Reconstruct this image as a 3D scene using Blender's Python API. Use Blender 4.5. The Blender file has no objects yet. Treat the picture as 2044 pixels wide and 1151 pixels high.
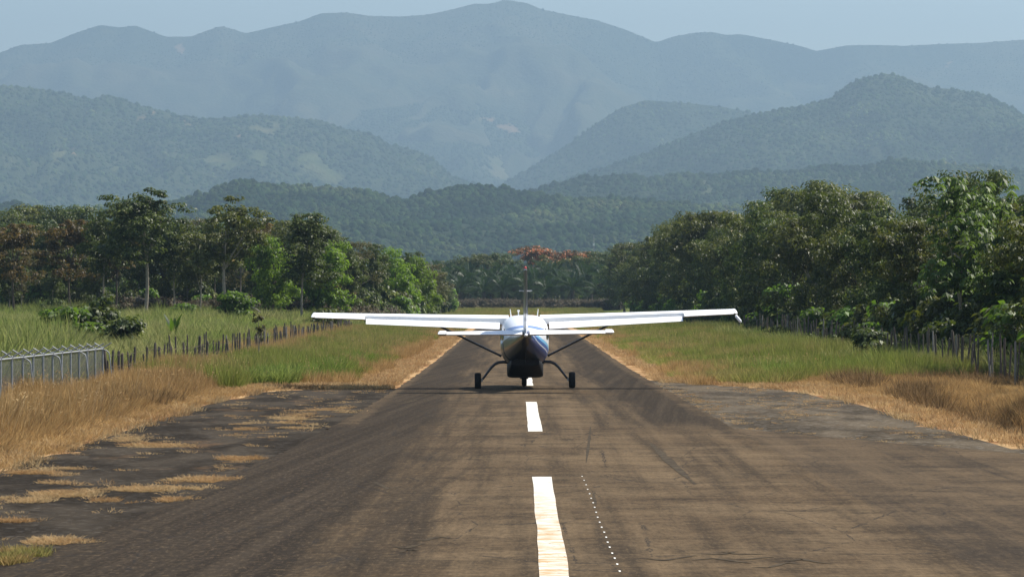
import bpy, bmesh, math, random
import numpy as np
from mathutils import Vector, Matrix

R = math.radians
sc = bpy.context.scene
COL = sc.collection
rng = np.random.default_rng(7)
random.seed(7)

# ------------------------------------------------------------------ camera, sky, sun, exposure
F, HZ, VX, CH = 6835.0, 608.0, 1033.0, 3.18       # focal length in px, horizon row, vanishing column, eye height
cd = bpy.data.cameras.new('camera')
cam = bpy.data.objects.new('camera', cd); COL.objects.link(cam)
cd.sensor_width = 36.0
cd.lens = F / 2044 * 36
cd.clip_start = 0.5
cd.clip_end = 60000
cam.location = (0, 0, CH)
cam.rotation_euler = (R(90) + math.atan((HZ - 575.5) / F), 0, math.atan((VX - 1022) / F))
sc.camera = cam

SUN = Vector((0.68, 0.30, 1.0)).normalized()      # direction towards the sun
EL = math.asin(SUN.z)
AZ = math.atan2(SUN.x, SUN.y)
w = bpy.data.worlds.new('World'); sc.world = w; w.use_nodes = True
nt = w.node_tree
bg = nt.nodes['Background']
sky = nt.nodes.new('ShaderNodeTexSky')
sky.sky_type = 'NISHITA'; sky.sun_disc = False
sky.sun_elevation = EL; sky.sun_rotation = AZ
sky.altitude = 50; sky.air_density = 1.0; sky.dust_density = 1.5; sky.ozone_density = 0.6
nt.links.new(sky.outputs[0], bg.inputs[0])
bg.inputs[1].default_value = 0.122
sd = bpy.data.lights.new('sun', 'SUN'); sun = bpy.data.objects.new('sun', sd); COL.objects.link(sun)
sd.energy = 5.0; sd.angle = R(0.53); sd.color = (1.0, 0.945, 0.85)
sun.rotation_euler = SUN.to_track_quat('Z', 'Y').to_euler()
sun.location = (60, 40, 90)
sc.view_settings.view_transform = 'Standard'; sc.view_settings.look = 'None'
sc.view_settings.gamma = 1.0; sc.view_settings.use_curve_mapping = False
sc.view_settings.exposure = 0.60
sc.cycles.volume_bounces = 0
sc.cycles.max_bounces = 6
sc.cycles.diffuse_bounces = 3
sc.cycles.transparent_max_bounces = 8
sc.cycles.transmission_bounces = 3
sc.cycles.use_denoising = True

# ------------------------------------------------------------------ helpers
def tag(o, label=None, cat=None, group=None, kind=None):
    if label: o['label'] = label
    if cat: o['category'] = cat
    if group: o['group'] = group
    if kind: o['kind'] = kind
    return o

def empty(name, loc=(0, 0, 0), rz=0.0, label=None, cat=None, group=None):
    o = bpy.data.objects.new(name, None); COL.objects.link(o)
    o.location = loc; o.rotation_euler = (0, 0, rz); o.empty_display_size = 0.2
    return tag(o, label, cat, group)

def link(name, me, m=None, parent=None, loc=None, rot=None, scl=None):
    o = bpy.data.objects.new(name, me); COL.objects.link(o)
    if m is not None and len(me.materials) == 0: me.materials.append(m)
    if parent is not None: o.parent = parent
    if loc is not None: o.location = loc
    if rot is not None: o.rotation_euler = rot
    if scl is not None: o.scale = scl
    return o

def npmesh(name, V, Q=None, T=None, attrs=None, smooth=False):
    """mesh from numpy vertices and quads and/or triangles; attrs are per-vertex floats"""
    me = bpy.data.meshes.new(name)
    V = np.asarray(V, dtype=np.float32)
    me.vertices.add(len(V)); me.vertices.foreach_set('co', V.ravel())
    loops, starts, n = [], [], 0
    if Q is not None and len(Q):
        Q = np.asarray(Q, dtype=np.int32); loops.append(Q.ravel()); starts.append(np.arange(len(Q)) * 4); n = len(Q) * 4
    if T is not None and len(T):
        T = np.asarray(T, dtype=np.int32); loops.append(T.ravel()); starts.append(n + np.arange(len(T)) * 3)
    if loops:
        L = np.concatenate(loops); S = np.concatenate(starts).astype(np.int32)
        me.loops.add(len(L)); me.loops.foreach_set('vertex_index', L)
        me.polygons.add(len(S)); me.polygons.foreach_set('loop_start', S)
        me.update(calc_edges=True)
        if smooth: me.polygons.foreach_set('use_smooth', np.ones(len(S), dtype=bool))
    for k, a in (attrs or {}).items():
        at = me.attributes.new(k, 'FLOAT', 'POINT'); at.data.foreach_set('value', np.asarray(a, dtype=np.float32))
    me.update(); me.validate()
    return me

class Geo:
    """collects simple shapes into one mesh"""
    def __init__(s): s.V = []; s.Fc = []
    def add(s, vs, fs):
        b = len(s.V); s.V += [tuple(v) for v in vs]; s.Fc += [tuple(b + i for i in f) for f in fs]; return s
    def tube(s, pts, rad, n=8, cap=True):
        pts = [Vector(p) for p in pts]
        rads = rad if isinstance(rad, (list, tuple)) else [rad] * len(pts)
        vs, fs = [], []
        prev = None
        for i, p in enumerate(pts):
            d = (pts[min(i + 1, len(pts) - 1)] - pts[max(i - 1, 0)]).normalized()
            a = prev if prev is not None else (Vector((1, 0, 0)) if abs(d.x) < .8 else Vector((0, 1, 0)))
            u = (a - d * a.dot(d)).normalized(); v = d.cross(u); prev = u
            for k in range(n):
                t = 2 * math.pi * k / n
                vs.append(p + (u * math.cos(t) + v * math.sin(t)) * rads[i])
        for i in range(len(pts) - 1):
            for k in range(n):
                fs.append((i * n + k, i * n + (k + 1) % n, (i + 1) * n + (k + 1) % n, (i + 1) * n + k))
        if cap:
            fs.append(tuple(reversed(range(n)))); fs.append(tuple((len(pts) - 1) * n + k for k in range(n)))
        return s.add(vs, fs)
    def box(s, c, h, M=None):
        c = Vector(c); vs = []
        for dx in (-1, 1):
            for dy in (-1, 1):
                for dz in (-1, 1):
                    v = Vector((dx * h[0], dy * h[1], dz * h[2]))
                    vs.append(c + (M @ v if M else v))
        return s.add(vs, [(0, 1, 3, 2), (4, 6, 7, 5), (0, 4, 5, 1), (2, 3, 7, 6), (0, 2, 6, 4), (1, 5, 7, 3)])
    def loft(s, secs, cap=True):
        n = len(secs[0]); vs = [p for q in secs for p in q]; fs = []
        for i in range(len(secs) - 1):
            for k in range(n):
                fs.append((i * n + k, i * n + (k + 1) % n, (i + 1) * n + (k + 1) % n, (i + 1) * n + k))
        if cap:
            fs.append(tuple(reversed(range(n)))); fs.append(tuple((len(secs) - 1) * n + k for k in range(n)))
        return s.add(vs, fs)
    def lathe(s, prof, axis='x', c=(0, 0, 0), n=24):
        """prof: list of (along, radius)"""
        secs = []
        for a, r in prof:
            q = []
            for k in range(n):
                t = 2 * math.pi * k / n
                u, v = r * math.cos(t), r * math.sin(t)
                p = {'x': (a, u, v), 'y': (u, a, v), 'z': (u, v, a)}[axis]
                q.append((p[0] + c[0], p[1] + c[1], p[2] + c[2]))
            secs.append(q)
        return s.loft(secs)
    def build(s, name, m, parent=None, smooth=None, **kw):
        me = bpy.data.meshes.new(name); me.from_pydata(s.V, [], s.Fc)
        bm = bmesh.new(); bm.from_mesh(me); bmesh.ops.recalc_face_normals(bm, faces=bm.faces); bm.to_mesh(me); bm.free()
        if smooth is not None:
            me.polygons.foreach_set('use_smooth', np.ones(len(me.polygons), dtype=bool))
            me.set_sharp_from_angle(angle=R(smooth))
        return link(name, me, m, parent, **kw)

def hash2(ix, iy, seed):
    n = (ix.astype(np.int64) * 374761393 + iy.astype(np.int64) * 668265263 + seed * 974634777) & 0x7fffffff
    n = ((n ^ (n >> 13)) * 1274126177) & 0x7fffffff
    n = (n ^ (n >> 16)) & 0xffff
    return n / 65535.0
def vnoise(x, y, seed=0):
    x = np.asarray(x, float); y = np.asarray(y, float)
    ix, iy = np.floor(x), np.floor(y); fx, fy = x - ix, y - iy
    fx = fx * fx * (3 - 2 * fx); fy = fy * fy * (3 - 2 * fy)
    a, b = hash2(ix, iy, seed), hash2(ix + 1, iy, seed); c, d = hash2(ix, iy + 1, seed), hash2(ix + 1, iy + 1, seed)
    return (a * (1 - fx) + b * fx) * (1 - fy) + (c * (1 - fx) + d * fx) * fy
def fbm(x, y, seed=0, o=4):
    s, a, t = 0, .5, 0
    for i in range(o):
        s = s + a * vnoise(x * 2 ** i, y * 2 ** i, seed + i * 17); t += a; a *= .5
    return s / t
def ridged(x, y, seed=0, o=4):
    s, a, t = 0, .5, 0
    for i in range(o):
        s = s + a * (1 - np.abs(2 * vnoise(x * 2 ** i, y * 2 ** i, seed + i * 31) - 1)); t += a; a *= .5
    return s / t
def sstep(a, b, x):
    t = np.clip((x - a) / (b - a), 0, 1); return t * t * (3 - 2 * t)
def W(px, Y): return (px - VX) / F * Y                      # lateral metres at distance Y
def ZZ(py, Y): return CH - (py - HZ) / F * Y                # height at distance Y

# ------------------------------------------------------------------ materials
def mat(name, base=(.5, .5, .5), rough=.6, metal=0.0, spec=.5, coat=0.0):
    m = bpy.data.materials.new(name); m.use_nodes = True
    b = m.node_tree.nodes['Principled BSDF']
    b.inputs['Base Color'].default_value = (*base, 1); b.inputs['Roughness'].default_value = rough
    b.inputs['Metallic'].default_value = metal; b.inputs['Specular IOR Level'].default_value = spec
    b.inputs['Coat Weight'].default_value = coat; b.inputs['Coat Roughness'].default_value = .05
    return m
class N:
    """tiny node-graph writer"""
    def __init__(s, m): s.t = m.node_tree; s.b = s.t.nodes.get('Principled BSDF')
    def new(s, ty, **kw):
        n = s.t.nodes.new(ty)
        for k, v in kw.items(): setattr(n, k, v)
        return n
    def lk(s, a, b): s.t.links.new(a, b); return s
    def val(s, sock, v):
        if hasattr(v, 'is_output') or isinstance(v, bpy.types.NodeSocket): s.t.links.new(v, sock)
        elif v is not None: sock.default_value = v
    def math(s, op, a, b=None, c=None, clamp=False):
        n = s.new('ShaderNodeMath', operation=op, use_clamp=clamp)
        s.val(n.inputs[0], a); s.val(n.inputs[1], b)
        if c is not None: s.val(n.inputs[2], c)
        return n.outputs[0]
    def noise(s, vec, scale, detail=4, rough=.55, dist=0.0):
        n = s.new('ShaderNodeTexNoise'); s.lk(vec, n.inputs['Vector'])
        n.inputs['Scale'].default_value = scale; n.inputs['Detail'].default_value = detail
        n.inputs['Roughness'].default_value = rough; n.inputs['Distortion'].default_value = dist
        return n.outputs[0]
    def voro(s, vec, scale, feature='F1', out=0, rand=1.0):
        n = s.new('ShaderNodeTexVoronoi', feature=feature); s.lk(vec, n.inputs['Vector'])
        n.inputs['Scale'].default_value = scale; n.inputs['Randomness'].default_value = rand
        return n.outputs[out]
    def mix(s, f, a, b, blend='MIX'):
        n = s.new('ShaderNodeMix', data_type='RGBA', blend_type=blend, clamp_factor=True)
        s.val(n.inputs[0], f)
        for sock, v in ((n.inputs[6], a), (n.inputs[7], b)):
            if isinstance(v, tuple): sock.default_value = (*v, 1) if len(v) == 3 else v
            else: s.lk(v, sock)
        return n.outputs[2]
    def ramp(s, f, stops, interp='LINEAR'):
        n = s.new('ShaderNodeValToRGB'); n.color_ramp.interpolation = interp
        e = n.color_ramp.elements
        while len(e) < len(stops): e.new(.5)
        for x, (p, c) in zip(e, stops): x.position = p; x.color = (*c, 1) if len(c) == 3 else c
        s.val(n.inputs[0], f); return n.outputs[0]
    def mr(s, f, a, b, c=0.0, d=1.0, smooth=False):
        n = s.new('ShaderNodeMapRange', interpolation_type='SMOOTHSTEP' if smooth else 'LINEAR')
        s.lk(f, n.inputs[0])
        for i, v in enumerate((a, b, c, d)): n.inputs[1 + i].default_value = v
        return n.outputs[0]
    def obj(s): return s.new('ShaderNodeTexCoord').outputs['Object']
    def pos(s): return s.new('ShaderNodeNewGeometry').outputs['Position']
    def mapping(s, v, scl=(1, 1, 1), rot=(0, 0, 0)):
        n = s.new('ShaderNodeMapping'); s.lk(v, n.inputs[0]); n.inputs['Scale'].default_value = scl; n.inputs['Rotation'].default_value = rot
        return n.outputs[0]
    def xyz(s, v): n = s.new('ShaderNodeSeparateXYZ'); s.lk(v, n.inputs[0]); return n.outputs
    def attr(s, name): return s.new('ShaderNodeAttribute', attribute_name=name).outputs['Fac']
    def rnd(s): return s.new('ShaderNodeObjectInfo').outputs['Random']
    def color(s, c): s.lk(c, s.b.inputs['Base Color']); return s
    def bump(s, h, strength=.4, dist=.02):
        n = s.new('ShaderNodeBump'); s.lk(h, n.inputs['Height']); n.inputs['Strength'].default_value = strength; n.inputs['Distance'].default_value = dist
        s.lk(n.outputs[0], s.b.inputs['Normal']); return s

def leaf_mat(name, dark, mid, light, odd=None, oddf=0.0, rough=.5, trans=.3, spec=.35, vary=.25, patch=0.0):
    m = mat(name, mid, rough, spec=spec); g = N(m)
    t = g.attr('tone'); r = g.rnd()
    if patch: t = g.math('ADD', g.math('MULTIPLY', t, .6), g.mr(g.noise(g.pos(), patch, 5, .6), .34, .66, -.15, .6), clamp=True)
    stops = [(0.0, dark), (.55, mid), (1.0 - oddf if odd else 1.0, light)]
    if odd: stops.append((min(1.0, 1.0 - oddf + .01), odd))
    c = g.ramp(t, stops)
    h = g.new('ShaderNodeHueSaturation'); g.lk(c, h.inputs['Color'])
    g.lk(g.mr(r, 0, 1, .488, .512), h.inputs['Hue']); g.lk(g.mr(r, 0, 1, 1 - vary, 1 + vary), h.inputs['Value'])
    g.color(h.outputs[0])
    tr = g.new('ShaderNodeBsdfTranslucent')
    g.lk(g.mix(.5, h.outputs[0], tuple(min(1, x * y) for x, y in zip(light, (1.3, 1.5, .6)))), tr.inputs['Color'])
    mx = g.new('ShaderNodeMixShader'); mx.inputs[0].default_value = trans
    out = g.t.nodes['Material Output']
    g.lk(g.b.outputs[0], mx.inputs[1]); g.lk(tr.outputs[0], mx.inputs[2]); g.lk(mx.outputs[0], out.inputs['Surface'])
    return m

def bark_mat(name, a, b, rough=.9):
    m = mat(name, a, rough, spec=.2); g = N(m); o = g.mapping(g.obj(), (6, 6, 1.2))
    n = g.noise(o, 1.5, 5, .65); g.color(g.mix(g.mr(n, .35, .65), a, b)); g.bump(n, .6, .03); return m

# ------------------------------------------------------------------ terrain
def pave_l(Y):
    Y = np.asarray(Y, float)
    return np.interp(Y, [0, 40, 44, 57, 75, 100, 130, 700], [-6.6, -6.3, -6.0, -5.45, -5.05, -4.7, -4.55, -4.55])
def pave_r(Y): return np.full_like(np.asarray(Y, float), 5.55)
def taxi_r(Y): return np.interp(Y, [0, 66, 70, 71.5, 73.2, 79, 84, 88.5], [60, 60, 34, 15, 10.8, 8.6, 6.9, 5.6])
def gravl_l(Y): return np.interp(Y, [0, 66, 74, 88, 113, 126, 131, 134], [-10.3, -10.0, -9.9, -10.1, -10.0, -9.4, -7.0, -4.7])
def gravr_r(Y): return np.interp(Y, [60, 76, 90, 104, 113, 122, 130, 138, 150], [12.2, 11.4, 10.9, 11.3, 11.05, 10.7, 10.0, 7.4, 5.3])

def g0(X, Y):
    X = np.asarray(X, float); Y = np.asarray(Y, float)
    z = np.interp(Y, [-100, 170, 285, 350, 700, 790, 1000, 20000], [0, 0, .37, .55, .95, 2.3, 2.7, 2.7])
    off = sstep(6.5, 9, np.abs(X - .45)) * sstep(0, 1, np.abs(X - .45) - np.where(Y < 140, 10.6, 5.5))
    z = z + off * (fbm(X * .35, Y * .12, 3) - .5) * (.01 + .25 * sstep(9, 16, np.abs(X - .45)))
    z = z + sstep(15, 24, -X) * sstep(130, 340, Y) * 1.15                      # the left field climbs away
    d = np.exp(-((X - (13.9 + .02 * (Y - 90))) / 1.05) ** 2) * sstep(60, 72, Y) * (1 - sstep(104, 122, Y))
    z = z - 1.05 * d                                                               # ditch on the right
    return z

def growth(a, b, step, ratio, end):
    out = [a]
    while out[-1] < b: out.append(out[-1] + step)
    while out[-1] < end: step *= ratio; out.append(out[-1] + step)
    return np.array(out)
xs = growth(0, 22, .5, 1.12, 6900); xs = np.concatenate([-xs[::-1], xs[1:]])
ys = np.concatenate([-growth(0, 4, 2, 1.25, 70)[::-1], growth(0, 160, 1.0, 1.02, 16300)[1:]])
GX, GY = np.meshgrid(xs, ys)
GZ = g0(GX, GY)
paved = (GX > np.where(GY < 131, gravl_l(GY), -4.6) + .4) & (GX < np.where(GY < 145, np.maximum(gravr_r(np.maximum(GY, 60)), taxi_r(GY)), 5.5) - .4) & (GY < 699)
GZ = GZ - .09 * paved
nxg, nyg = len(xs), len(ys)
idx = np.arange(nxg * nyg).reshape(nyg, nxg)
Qg = np.stack([idx[:-1, :-1], idx[:-1, 1:], idx[1:, 1:], idx[1:, :-1]], -1).reshape(-1, 4)

m_ground = mat('ground_soil', (.3, .2, .1), 1.0, spec=.02)
g = N(m_ground); P = g.pos(); X_, Y_, Z_ = g.xyz(P)
n1 = g.noise(P, .35, 5, .6); n2 = g.noise(P, 6.0, 4, .65); n3 = g.noise(P, .09, 3, .5)
straw = g.mix(g.mr(n2, .3, .7), (.34, .215, .10), (.46, .31, .155))
soil = g.mix(g.mr(n2, .3, .7), (.17, .075, .033), (.25, .125, .055))
c1 = g.mix(g.mr(n1, .42, .62), straw, soil)
grn = g.mix(g.mr(n1, .3, .7), (.05, .075, .02), (.13, .14, .045))
far = g.math('MULTIPLY', g.mr(Y_, 128, 165, 0, 1, True), g.mr(g.math('ADD', g.math('ABSOLUTE', X_), g.math('MULTIPLY', n1, 2.0)), 8.0, 10.0, 0, 1, True))
side = g.math('MAXIMUM', far, g.mr(g.math('ABSOLUTE', X_), 16, 19, 0, 1, True))
side = g.math('MAXIMUM', side, g.mr(Y_, 720, 745))
g.color(g.mix(side, c1, grn)); g.bump(n2, .5, .05)
ground = tag(link('ground', npmesh('ground', np.stack([GX, GY, GZ], -1).reshape(-1, 3), Qg, smooth=True), m_ground), kind='structure')

def sheet(name, lo, hi, Ys, nx, off, m, jit=.0, seed=0, dome=0.0):
    Ys = np.asarray(Ys); V = []
    L = lo(Ys) + jit * (fbm(Ys * 1.1, Ys * 0, seed, 4) - .5) * 2; H = hi(Ys) + jit * (fbm(Ys * 1.1, Ys * 0 + 9, seed + 5, 4) - .5) * 2
    H = np.maximum(H, L + .02)
    t = np.linspace(0, 1, nx)
    X = L[:, None] * (1 - t) + H[:, None] * t
    Y = np.repeat(Ys[:, None], nx, 1)
    Z = np.interp(Y, [-100, 170, 285, 350, 700, 790], [0, 0, .37, .55, .95, 2.3]) + off
    if dome: Z = Z + dome * (fbm(X * .5, Y * .3, seed + 3, 3) - .5)
    i = np.arange(X.size).reshape(X.shape)
    Q = np.stack([i[:-1, :-1], i[:-1, 1:], i[1:, 1:], i[1:, :-1]], -1).reshape(-1, 4)
    return tag(link(name, npmesh(name, np.stack([X, Y, Z], -1).reshape(-1, 3), Q, smooth=True), m), kind='structure')

def asphalt(name, base, warm, edge, dark):
    m = mat(name, base, 1.0, spec=.06); g = N(m); P = g.pos(); X_, Y_, Z_ = g.xyz(P)
    n1 = g.noise(P, .22, 6, .62, .3); n2 = g.noise(P, 1.3, 5, .6); n3 = g.noise(P, 60, 3, .7)
    nl = g.noise(g.mapping(P, (1.6, .035, 1)), 1.0, 5, .6)                     # lengthwise paving and tyre bands
    nr = g.noise(g.mapping(g.mapping(P, (1, 1, 1), (0, 0, .055)), (3.2, .03, 1)), 1.0, 6, .7)   # tracks turning in from the left
    nx = g.noise(g.mapping(P, (.10, 1.0, 1)), 1.0, 6, .75)                      # crosswise rake marks
    c = g.mix(g.mr(n1, .42, .58), base, warm)
    n7 = g.noise(g.mapping(P, (.45, .17, 1)), 1.1, 6, .66, .8); c = g.mix(g.mr(n7, .52, .66, 0, .6), c, tuple(v * 1.6 for v in dark))
    n5 = g.noise(P, .75, 6, .68, .5); c = g.mix(g.mr(n5, .5, .7, 0, .6), c, dark)
    c = g.mix(g.mr(nl, .5, .66, 0, .68), c, tuple(v * 1.4 for v in dark)); c = g.mix(g.mr(nl, .46, .34, 0, .4), c, tuple(v * 1.25 for v in warm))
    c = g.mix(g.mr(nx, .5, .66, 0, .3), c, dark); c = g.mix(g.mr(nx, .46, .36, 0, .2), c, tuple(v * 1.35 for v in warm))
    if edge:
        d = g.math('ABSOLUTE', g.math('SUBTRACT', X_, .45))
        wob = g.math('ADD', d, g.math('MULTIPLY', g.math('SUBTRACT', n1, .5), 2.6))
        wob = g.math('ADD', wob, g.math('MULTIPLY', g.math('SUBTRACT', nl, .5), 3.4))
        e = g.mr(wob, 1.5, 3.4, 0, .97, True)
        lip = g.mr(g.math('ADD', d, g.math('MULTIPLY', g.math('SUBTRACT', n2, .5), .5)), 4.55, 4.85, 1, .35, True)
        wob2 = g.math('MULTIPLY', g.mr(nr, .45, .66), g.math('MULTIPLY', g.mr(X_, .2, -1.5), g.mr(Y_, 125, 95)))
        c = g.mix(g.math('MULTIPLY', wob2, .75), c, dark)
        lip = g.math('MAXIMUM', lip, g.mr(Y_, 96, 88, 0, 1))
        left = g.mr(X_, 1.0, 0.0, .0, 1.0); near = g.mr(Y_, 95, 75, 0, 1, True)
        keep = g.math('MAXIMUM', left, g.mr(Y_, 82, 95, 0, 1, True))
        c = g.mix(g.math('MULTIPLY', g.math('MULTIPLY', e, lip), keep), c, g.mix(g.mr(nr, .42, .62), dark, tuple(v * 2.3 for v in dark)))
    v = g.voro(g.mapping(P, (.55, .16, 1)), 1.0, 'DISTANCE_TO_EDGE')
    wv = g.math('ADD', v, g.math('MULTIPLY', g.math('SUBTRACT', n2, .5), .10))
    crack = g.math('MULTIPLY', g.mr(g.math('ABSOLUTE', wv), .0, .010, 1, 0), g.mr(n1, .44, .52))
    c = g.mix(g.math('MULTIPLY', crack, .85), c, (.02, .019, .018))
    spots = g.math('MULTIPLY', g.mr(g.noise(P, .5, 3, .5, .8), .62, .70), g.mr(n2, .4, .6))
    c = g.mix(g.math('MULTIPLY', spots, .6), c, dark)
    n6 = g.noise(P, 5.5, 6, .75); c = g.mix(g.mr(n6, .5, .68, 0, .45), c, dark); c = g.mix(g.mr(n6, .46, .34, 0, .30), c, tuple(min(1, v * 1.5) for v in warm))
    n8 = g.noise(g.mapping(P, (16, 2.6, 1)), 1.0, 4, .75); c = g.mix(g.mr(n8, .5, .66, 0, .38), c, dark); c = g.mix(g.mr(n8, .46, .32, 0, .3), c, tuple(v * 1.5 for v in warm))
    c = g.mix(g.mr(n3, .3, .75, .0, .35), c, (.02, .018, .016))
    c = g.mix(g.mr(n3, .66, .8, .0, .4), c, (.24, .22, .19))
    g.color(c); g.bump(n3, .25, .012); return m
m_run = asphalt('runway_asphalt', (.098, .066, .036), (.152, .105, .058), True, (.021, .0155, .010))
m_taxi = asphalt('taxiway_asphalt', (.086, .060, .035), (.130, .090, .051), False, (.021, .0165, .012))
def gravel(name, dk, lt, seed, chips=.45):
    m = mat(name, lt, 1.0, spec=.03); g = N(m); P = g.pos()
    n1 = g.noise(g.mapping(P, (.5, .16, 1)), 1.0, 5, .6, .4); n2 = g.noise(P, 14, 4, .7); n4 = g.noise(g.mapping(P, (.3, .1, 1)), 1.7, 4, .6)
    v = g.voro(P, 9, 'F1', 1)
    c = g.mix(g.mr(n1, .42, .58), dk, lt)
    c = g.mix(g.mr(n4, .60, .70, 0, .45), c, (.20, .115, .055))
    c = g.mix(g.mr(n2, .35, .7, 0, .6), c, (.03, .028, .025))
    c = g.mix(g.mr(g.xyz(v)[0], .8, 1.0, 0, chips), c, (.28, .25, .21))
    g.color(c); g.bump(n2, .7, .05); return m
m_grl = gravel('left_gravel', (.021, .0155, .010), (.060, .047, .033), 1, .15)
m_grr = gravel('right_gravel', (.058, .045, .030), (.138, .108, .072), 2)

Yn = np.concatenate([np.arange(8, 140, .35)])
gravel_left = sheet('gravel_shoulder', gravl_l, lambda y: pave_l(y) + .3, np.arange(8, 133.6, .35), 14, -.012, m_grl, .35, 4)
gravel_right = sheet('gravel_apron', lambda y: pave_r(y) - .4, gravr_r, np.arange(58, 149, .35), 14, -.012, m_grr, .35, 8)
taxiway = sheet('taxiway', lambda y: pave_r(y) - .15, taxi_r, np.arange(-10, 88.6, .35), 12, .004, m_taxi, .06, 12)
runway = sheet('runway', pave_l, pave_r, np.concatenate([np.arange(-12, 170, .5), np.arange(170, 702, 4)]), 24, .014, m_run, .10, 16)

# painted centre line dashes and paint drips: flat marks, parts of the runway
m_paint = mat('road_paint', (.78, .77, .72), .9, spec=.05); g = N(m_paint); P = g.pos()
n1 = g.noise(g.mapping(P, (1.2, 2.2, 1)), 1.5, 5, .65); n2 = g.noise(P, 9, 5, .7)
nearY = g.mr(g.xyz(P)[1], 62, 52)
c = g.mix(g.math('MULTIPLY', g.mr(n1, .40, .6), g.mr(g.xyz(P)[1], 61, 50, .12, 1)), (.66, .64, .57), (.46, .30, .15))
c = g.mix(g.mr(n2, .56, .70, 0, .6), c, (.2, .155, .11)); c = g.mix(g.mr(g.noise(g.mapping(P, (2.5, .9, 1)), 3, 5, .7), .60, .68, 0, .7), c, (.13, .10, .07)); g.color(c)
def dash(y0, y1):
    Ys = np.arange(y0, y1 + .01, .5); n = len(Ys)
    wob = (fbm(Ys * .25, Ys * 0, 33, 3) - .5) * .04; wob2 = (fbm(Ys * .25, Ys * 0 + 4, 34, 3) - .5) * .05
    zz = np.interp(Ys, [-100, 170, 285, 350, 700, 790], [0, 0, .37, .55, .95, 2.3]) + .022
    V = np.concatenate([np.stack([.27 + wob, Ys, zz], -1), np.stack([.62 + wob2, Ys, zz], -1)])
    k = np.arange(n - 1); Q = np.stack([k, k + n, k + n + 1, k + 1], -1)
    return link('centre_dash', npmesh('centre_dash', V, Q), m_paint, runway)
for a, b in ((14, 13 + 2), (37.0, 63.2), (85.6, 111.6), (134, 158), (182, 206), (230, 254), (278, 302), (326, 350)):
    if b - a > 2: dash(a, b)
m_drip = mat('paint_drip', (.7, .68, .62), .9, spec=.05)
dots = [(1162, 952), (1166, 960), (1170, 969), (1173, 978), (1177, 987), (1180, 996), (1184, 1005), (1187, 1014), (1190, 1024), (1193, 1034), (1197, 1044), (1201, 1054), (1206, 1064), (1210, 1074), (1213, 1084), (1217, 1094), (1222, 1106), (1227, 1116), (1232, 1128), (1237, 1142)]
drip_me = None
for px, py in dots:
    Y = F * CH / (py - HZ); X = W(px, Y)
    if drip_me is None:
        q = Geo(); q.add([(.014 * math.cos(t) * (1 + .2 * math.sin(3 * t)), .12 * math.sin(t), 0) for t in [2 * math.pi * k / 10 for k in range(10)]], [tuple(range(10))])
        o = q.build('paint_spot', m_drip, runway); drip_me = o.data
        o.location = (X, Y, .022)
    else:
        o = link('paint_spot', drip_me, None, runway, (X, Y, .022))
m_tar = mat('tar_patch', (.035, .031, .028), 1.0, spec=.03); g = N(m_tar); n = g.noise(g.pos(), 3, 5, .7); g.color(g.mix(g.mr(n, .35, .65), (.040, .032, .024), (.088, .069, .046)))
def tar(pts, wid, seed):
    P2 = [(W(px, F * CH / (py - HZ)), F * CH / (py - HZ)) for px, py in pts]
    V = []; n = 26
    ts = np.linspace(0, 1, n); cum = np.linspace(0, 1, len(P2))
    xx = np.interp(ts, cum, [p[0] for p in P2]); yy = np.interp(ts, cum, [p[1] for p in P2])
    hw = wid * (.35 + .9 * fbm(ts * 9, ts * 0, seed)) * np.sin(np.pi * np.clip(ts, .02, .98)) ** .5
    dx, dy = np.gradient(xx), np.gradient(yy); l = np.hypot(dx, dy); nx_, ny_ = -dy / l, dx / l
    A = np.stack([xx - nx_ * hw, yy - ny_ * hw, np.full(n, .0195)], -1); B = np.stack([xx + nx_ * hw, yy + ny_ * hw, np.full(n, .0195)], -1)
    k = np.arange(n - 1)
    link('tar_patch', npmesh('tar_patch', np.concatenate([A, B]), np.stack([k, k + n, k + n + 1, k + 1], -1)), m_tar, runway)
tar([(1179, 852), (1176, 880), (1170, 925)], .045, 3)
tar([(1298, 885), (1318, 905), (1345, 930), (1388, 968)], .11, 7)
tar([(1184, 985), (1190, 1010)], .03, 9)
for k, (ax_, ay, bx, by) in enumerate(((1395, 1108, 1470, 1102), (1440, 1103, 1530, 1108), (1380, 1120, 1500, 1126), (1460, 1118, 1545, 1113), (1290, 1116, 1390, 1110), (1570, 1122, 1660, 1127), (1500, 1134, 1600, 1128), (785, 1092, 850, 1086), (800, 1104, 835, 1098), (815, 1080, 905, 1077), (770, 802, 860, 800), (720, 968, 800, 972))):
    tar([(ax_, ay), (ax_ * .65 + bx * .35, ay + 5 * math.sin(k * 2.1)), (ax_ * .3 + bx * .7, by + 5 * math.cos(k * 1.7)), (bx, by)], .055, 40 + k)

# ------------------------------------------------------------------ leaf clouds (crowns) built with numpy
def kites(C, Nrm, T, s, wid=.5, fold=.16):
    """one kite-shaped leaf per row: C centre, Nrm normal, T tip direction, s length"""
    Nrm = Nrm / (np.linalg.norm(Nrm, axis=1, keepdims=True) + 1e-9)
    T = T - Nrm * (T * Nrm).sum(1, keepdims=True); T /= (np.linalg.norm(T, axis=1, keepdims=True) + 1e-9)
    B = np.cross(Nrm, T); s = s[:, None]
    a = C - T * s * .5; c = C + T * s * .5 - Nrm * s * fold * .6
    b = C + B * s * wid * .5 - T * s * .05 + Nrm * s * fold; d = C - B * s * wid * .5 - T * s * .05 + Nrm * s * fold
    V = np.stack([a, b, c, d], 1).reshape(-1, 3)
    Q = np.arange(len(C) * 4).reshape(-1, 4)
    return V, Q
def unit(r, n):
    v = r.normal(size=(n, 3)); return v / np.linalg.norm(v, axis=1, keepdims=True)

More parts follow.
